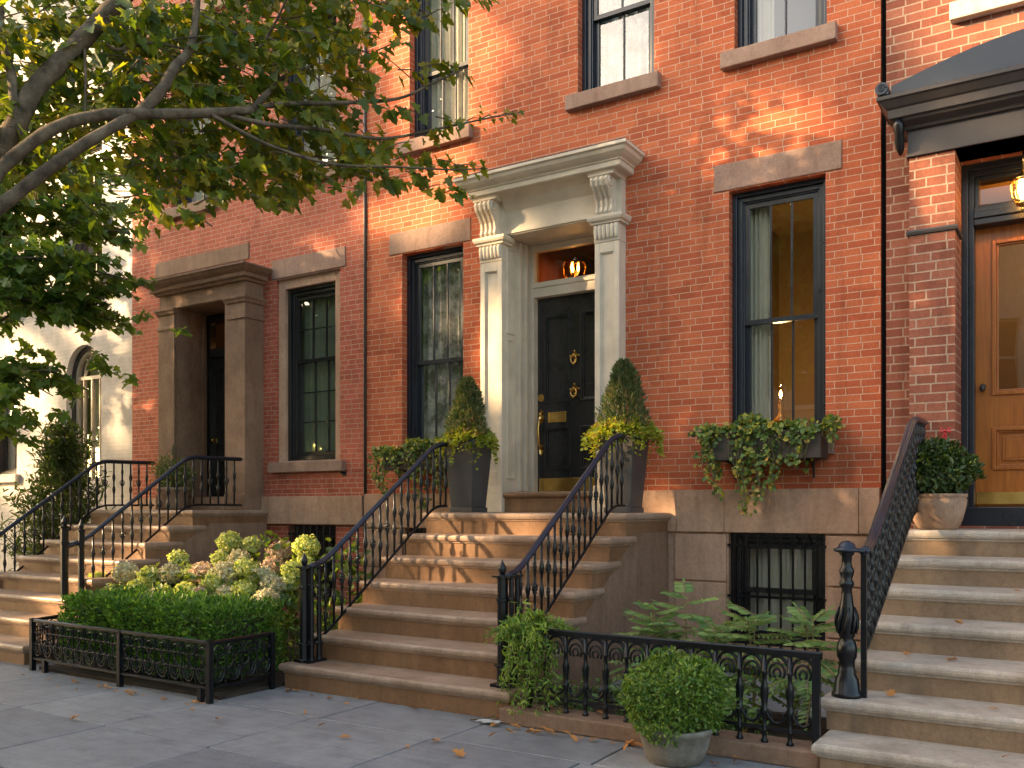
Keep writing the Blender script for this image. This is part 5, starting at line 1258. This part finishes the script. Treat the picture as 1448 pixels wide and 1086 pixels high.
# second tree, farther along the pavement, in front of the white house
treeB = thing('street_tree', 'second street tree with darker layered sprays before the white house', 'tree', (-14.6,-3.6,0)); tr = MB(); parts, sm = [], MB()
top = Vector((-14.5,-3.5,3.0)); tree_mesh_limb(tr, [(-14.6,-3.6,-.02),(-14.6,-3.6,1.5),top,(-14.3,-3.3,5.5),(-14.2,-3.2,7.5)], .2, .06, 10)
tiers = [((-60,330),(185,330),68), ((-60,370),(180,395),61), ((-60,425),(165,455),57), ((-60,470),(150,420),44), ((-60,560),(85,525),37), ((-60,520),(75,560),37), ((-60,600),(40,610),25), ((-60,300),(150,290),61), ((-60,250),(170,250),51), ((-60,390),(110,370),44), ((-60,445),(90,430),37)]
for (xa, ya), (xb, yb), n in tiers:
    ta = 11.0+rng.uniform(-.4,.4); e0 = at(xa,ya,ta); e1 = at(xb,yb,ta-.6)
    tree_mesh_limb(tr, [top+Vector((0,0,rng.uniform(0,2.2))), e0, (e0+e1)/2+Vector((0,0,.12)), e1], .03, .006, 6)
    for k in range(n):
        q = rng.rand()**.85; p = np.array(e0)+(np.array(e1)-np.array(e0))*q + np.array([rng.normal(0,.1),rng.normal(0,.35),.1*math.sin(q*3)+rng.normal(0,.10)])
        sprig(parts, sm, p, (.9,rng.normal(0,.5),rng.uniform(-.5,.05)), 9, .38, .14, .35)
for k in range(260):
    d = rnd_dir(1)[0]; p = np.array([-14.3,-3.2,5.6])+d*np.array([2.6,1.5,1.9])*rng.rand()**.4
    sprig(parts, sm, p, (d[0]+.3,d[1],-.2), 9, .4, .16)
leafy('crown', L['maple_far'], join_leaves(parts), 'maple', treeB); ob('trunk', tr, M['bark'], treeB, smooth=True); ob('twigs', sm, M['bark'], treeB)['kind'] = 'stuff'

# ================================================================== ACROSS THE STREET (seen only in the window panes; tree crowns placed to screen the sun)
SUN_AZ, SUN_EL = math.atan2(-.8, -.6), R(21)
SUN = np.array([math.sin(SUN_AZ)*math.cos(SUN_EL), math.cos(SUN_AZ)*math.cos(SUN_EL), math.sin(SUN_EL)])
HOLES = []     # sun patch targets; crown leaves are cut away along their rays: (point, radius)
def hole(x, y, yy, r):
    if r < .16: r *= 1.3
    p = on_y(x, y, yy); HOLES.append((np.array(p), r))
for a in [(1045,160,0,.10),(1075,150,0,.10),(1110,170,0,.12),(1065,190,0,.12),(1095,205,0,.1),(1030,185,0,.09),(1060,225,0,.10),(1090,240,0,.10),(945,245,0,.13),(965,262,0,.1),(930,270,0,.08),(958,285,0,.08),
          (575,300,0,.18),(600,285,0,.2),(630,290,0,.14),(640,215,0,.18),(600,330,0,.12),(395,380,0,.12),(450,360,0,.16),(490,335,0,.13),(430,375,0,.10),(510,305,0,.16),
          (735,312,-.1,.07),(690,330,-.2,.12),(690,480,-.15,.2),(695,540,-.15,.15),(700,430,-.15,.12),(880,280,-.2,.10),(1390,15,-.05,.4),(1320,240,-.3,.16),(1330,285,-.3,.14),(1370,140,-.45,.12),
          (650,570,-.7,.16),(665,625,-.7,.1),(620,440,.1,.22),(612,560,.1,.18),(870,600,-.7,.2),(890,560,-.5,.12),
          (640,745,-1.0,.2),(690,745,-1.0,.18),(620,790,-1.3,.2),(665,780,-1.3,.18),(600,820,-1.6,.16),(640,815,-1.6,.16),(760,745,-1.0,.14),(565,800,-1.7,.12),
          (945,715,0,.15),(985,735,0,.16),(1010,745,0,.1),(1240,690,0,.1),
          (330,770,-1.5,.35),(430,775,-1.4,.3),(300,815,-2.1,.4),(200,812,-2.2,.4),(370,820,-2.2,.35),(390,860,-2.4,.25),
          (40,885,-3.0,.18),(30,930,-3.4,.24),(70,850,-2.7,.16),(150,810,-2.2,.25),(210,830,-2.0,.2),(225,770,-1.6,.2),(180,790,-1.8,.22),(10,905,-3.2,.16),(265,745,-1.3,.12),(0,950,-3.6,.2),(110,850,-2.8,.16),
          (240,480,-.3,.15),(228,550,-.3,.2),(340,430,-.3,.15),(300,410,-.4,.12),(350,600,-.3,.15),(200,560,0,.2),(265,440,-.3,.12)]: hole(*a)
for (x, y, r) in [(0,0,.7),(60,60,.5),(150,40,.5),(30,130,.5),(220,110,.35),(300,80,.3),(380,60,.3),(420,150,.25),(120,250,.4),(230,230,.25),(330,230,.2)]: HOLES.append((np.array(at(x,y,6.4)), r))
for (x, y, r) in [(150,460,.3),(60,650,.4),(150,560,.22),(160,610,.16),(120,440,.5),(170,400,.3),(20,700,.3),(25,655,.2),(30,520,.6),(75,600,.25),(60,590,.2),(100,300,1.2),(60,180,1.4),(160,200,.8),(120,540,.25),(620,60,.5),(625,150,.4),(600,20,.4),(880,60,.12),(870,95,.1),(895,80,.1)]: hole(x, y, 0, r)
gp_, gd_ = np.array([h[0] for h in HOLES]), np.array([h[1] for h in HOLES])
parts = []; far = []
def far_tree(x, y, h, label, seed_r, n=12000, lift=.60):
    t = thing('street_tree', label, 'tree', (x, y, 0)); m = MB()
    tree_mesh_limb(m, [(x,y,-.02),(x+.1,y,2),(x,y+.1,5),(x+.2,y,h*.75)], .28, .1, 10)
    for k in range(7):
        a = k*.9; tree_mesh_limb(m, [(x,y,4+k*.5),(x+1.4*math.cos(a),y+.8*math.sin(a),5.5+k*.6),(x+3*math.cos(a),y+1.4*math.sin(a),6.5+k*.8)], .09, .03, 6)
    ob('trunk', m, M['bark'], t, smooth=True)
    d = rnd_dir(n); q = rng.rand(n)**.4
    pos = np.array([x,y,h*lift]) + d*q[:,None]*np.array([seed_r, 1.9, h*(1-lift)])
    keep = np.ones(n, bool)
    for p, r in HOLES:  # drop the leaves that would block sun on its way to a patch
        v = pos - p; s_ = v @ SUN; dist = np.linalg.norm(v - s_[:,None]*SUN, axis=1); keep &= ~((dist < r+.10) & (s_ > 0))
    pos = pos[keep]; k = len(pos)
    leafy('crown', L['maple_far'], (pos, rnd_dir(k)+np.array([0,0,-.3]), rnd_dir(k)+SUN[None]*.9, rng.uniform(.18,.32,k)), 'maple', t)
FT = ['tall street tree across the road, farthest left of the row of four', 'tall street tree across the road, second from the left of four', 'tall street tree across the road, third from the left of four', 'tall street tree across the road, rightmost of the row of four']
for i, x in enumerate((-28.6,-24.2,-19.8,-15.4)): far_tree(x, -12.2-.3*(i%2), 18.5, FT[i], 3.15, 15000, .58)
far_tree(-33.4, -12.4, 16.5, 'tall street tree across the road, beyond the left end of the row of four', 3.1); far_tree(-6.6, -12.9, 11.5, 'shorter street tree across the road opposite the camera', 2.9, 6000, .68)
def far_house(x0, x1, h, mat, label, name):
    t = thing(name, label, 'house', ((x0+x1)/2, -18, 0)); m = MB(); ops = []
    n = max(2, int((x1-x0)/2.0)); w = (x1-x0)/n
    for fl_ in range(int(h/3.2)):
        for k in range(n): ops.append((x0+w*(k+.3), x0+w*(k+.7), 1.2+fl_*3.2, 3.1+fl_*3.2))
    wall_mesh(m, x0, x1, 0, h, ops, y=-18, depth=.2, sgn=-1); ob('wall', m, M[mat], t)
    m = MB()
    for (a, b, c, d_) in ops: m.ring(a, b, c, d_, .06, -18.16, -18.1); m.box(a+.06, b-.06, -18.14, -18.11, (c+d_)/2-.03, (c+d_)/2+.03); m.box(a-.1, b+.1, -18.0, -17.9, c-.12, c-.002)
    ob('window_frames', m, M['trim_white'], t)
    m = MB()
    for (a, b, c, d_) in ops: m.add([(a+.06,-18.15,c+.06),(b-.06,-18.15,c+.06),(b-.06,-18.15,d_-.06),(a+.06,-18.15,d_-.06)], [(3,2,1,0)])
    ob('window_panes', m, M['slate'], t)
    m = MB(); m.box(x0, x1, -26, -18.3, 0, h, skip='d'); ob('back_walls', m, M[mat], t)
    m = MB(); m.box(x0, x1, -18, -17.6, h-.5, h); ob('cornice', m, M['limestone'], t)
far_house(-32,-24,9.5,'cream','cream rendered row house across the road','row_house'); far_house(-23.98,-16,9.0,'brick_white','white painted brick house across the road','row_house'); far_house(-15.98,-8,9.6,'cream','cream house with many windows across the road','row_house'); far_house(-7.98,4,9.2,'cream','broad cream house across the road opposite the camera','row_house')

# ================================================================== FALLEN LEAVES
def fallen(pos, label, group, size):
    mesh = random.choice(LM); o = bpy.data.objects.new('fallen_leaf', mesh); COL.objects.link(o); o.location = pos
    o.rotation_euler = (rng.uniform(-.3,.3), rng.uniform(-.3,.3), rng.uniform(0,6.28)); o.scale = (size*1.2,)*3; tag(o, label, 'leaf', group)
LM = []
for k in range(6):
    me = leaf_mesh('fallen_leaf', [(0,0,0.006)], [(1,rng.uniform(-.2,.2),.05)], [(0,0,1)], [1.0], 'maple' if k % 2 else 'oval', fold=rng.uniform(.1,.5), droop=rng.uniform(-.35,.2)); me.materials.append(L['litter']); LM.append(me)
for k in range(34):
    x = rng.uniform(-3.35,-1.25); fallen((x, -2.95-abs(rng.normal(0,.10)), .012), 'small dry orange leaf on the pavement along the brown stone kerb', 'leaves along the kerb', rng.uniform(.035,.075))
for k in range(16): fallen((rng.uniform(-5.4,-3.4), -2.88-abs(rng.normal(0,.05)), .012), 'small dry orange leaf on the pavement at the foot of the main stoop', 'leaves at the stoop foot', rng.uniform(.025,.055))
for k in range(26): fallen((rng.uniform(-7.7,-5.4), -3.58-abs(rng.normal(0,.10)), .012), 'small dry orange leaf on the pavement before the hedge fence', 'leaves before the hedge', rng.uniform(.025,.055))
for (x, y) in [(450,1030),(485,998),(497,1045),(578,1060),(612,1050),(690,1045),(655,1072),(100,1020),(305,1019),(430,1012),(770,1010)]:
    u = (x-724)/FPX; tt = EYE*FPX/(y-720); fallen((tt*(-SP+u*CP), tt*(CP+u*SP)-DIST, .012), 'single dry leaf lying on the open bluestone pavement', 'leaves on open pavement', rng.uniform(.04,.07))
for k in range(8): fallen((rng.uniform(-1.0,-.2), NR[k%5]+rng.uniform(.08,.25), .183*(k%5+1)+.008), 'small yellow-brown leaf on a tread of the right stoop', 'leaves on the right stoop', rng.uniform(.04,.06))
for k in range(10): fallen((rng.uniform(-3.15,-1.3), rng.uniform(-2.78,-2.70), .118), 'small dry leaf lodged on top of the stone kerb behind the fence', 'leaves on the kerb top', rng.uniform(.035,.06))
m = MB(); v = []; pp = (-3.40,-2.97)
for i in range(5):
    for j in range(4): v.append((pp[0]-.06+.04*i+.006*j, pp[1]-.04+.025*j, .014+.012*abs(math.sin(i*1.7+j*2.1))))
m.add(v, [(i*4+j, i*4+j+1, i*4+j+5, i*4+j+4) for i in range(4) for j in range(3)]); tag(ob('crumpled_paper', m, M['paper']), 'scrap of white paper on the pavement at the right foot of the main stoop', 'paper')
m = MB(); m.tube([(-3.52,-2.98,.012),(-3.46,-2.95,.02),(-3.40,-2.92,.03),(-3.37,-2.90,.05)], .006, 5); tag(ob('fallen_twig', m, M['bark']), 'short brown twig beside the paper at the foot of the main stoop', 'twig')

# ================================================================== LIGHT
w = bpy.data.worlds.new('World'); scene.world = w; w.use_nodes = True; nt = w.node_tree
sky = nt.nodes.new('ShaderNodeTexSky'); sky.sky_type = 'NISHITA'; sky.sun_disc = False; sky.sun_elevation = SUN_EL; sky.sun_rotation = SUN_AZ
sky.air_density = 1.0; sky.dust_density = 3.0; sky.ozone_density = .6
bg = nt.nodes['Background']; tint = nt.nodes.new('ShaderNodeMix'); tint.data_type = 'RGBA'; tint.blend_type = 'MULTIPLY'; tint.inputs[0].default_value = 1; tint.inputs[7].default_value = (1.0, .92, .79, 1)
nt.links.new(sky.outputs[0], tint.inputs[6]); nt.links.new(tint.outputs[2], bg.inputs[0]); bg.inputs[1].default_value = .15
sl_ = bpy.data.lights.new('sun', 'SUN'); sl_.energy = 3.2; sl_.angle = R(.9); sl_.color = (1, .69, .38)
so = bpy.data.objects.new('sun', sl_); COL.objects.link(so); so.rotation_euler = Vector(SUN).to_track_quat('Z', 'Y').to_euler()
vs = scene.view_settings; vs.view_transform = 'Standard'; vs.look = 'None'; vs.exposure = 2.5; vs.gamma = 1.0
scene.cycles.max_bounces = 8; scene.cycles.transparent_max_bounces = 16; scene.cycles.use_denoising = True
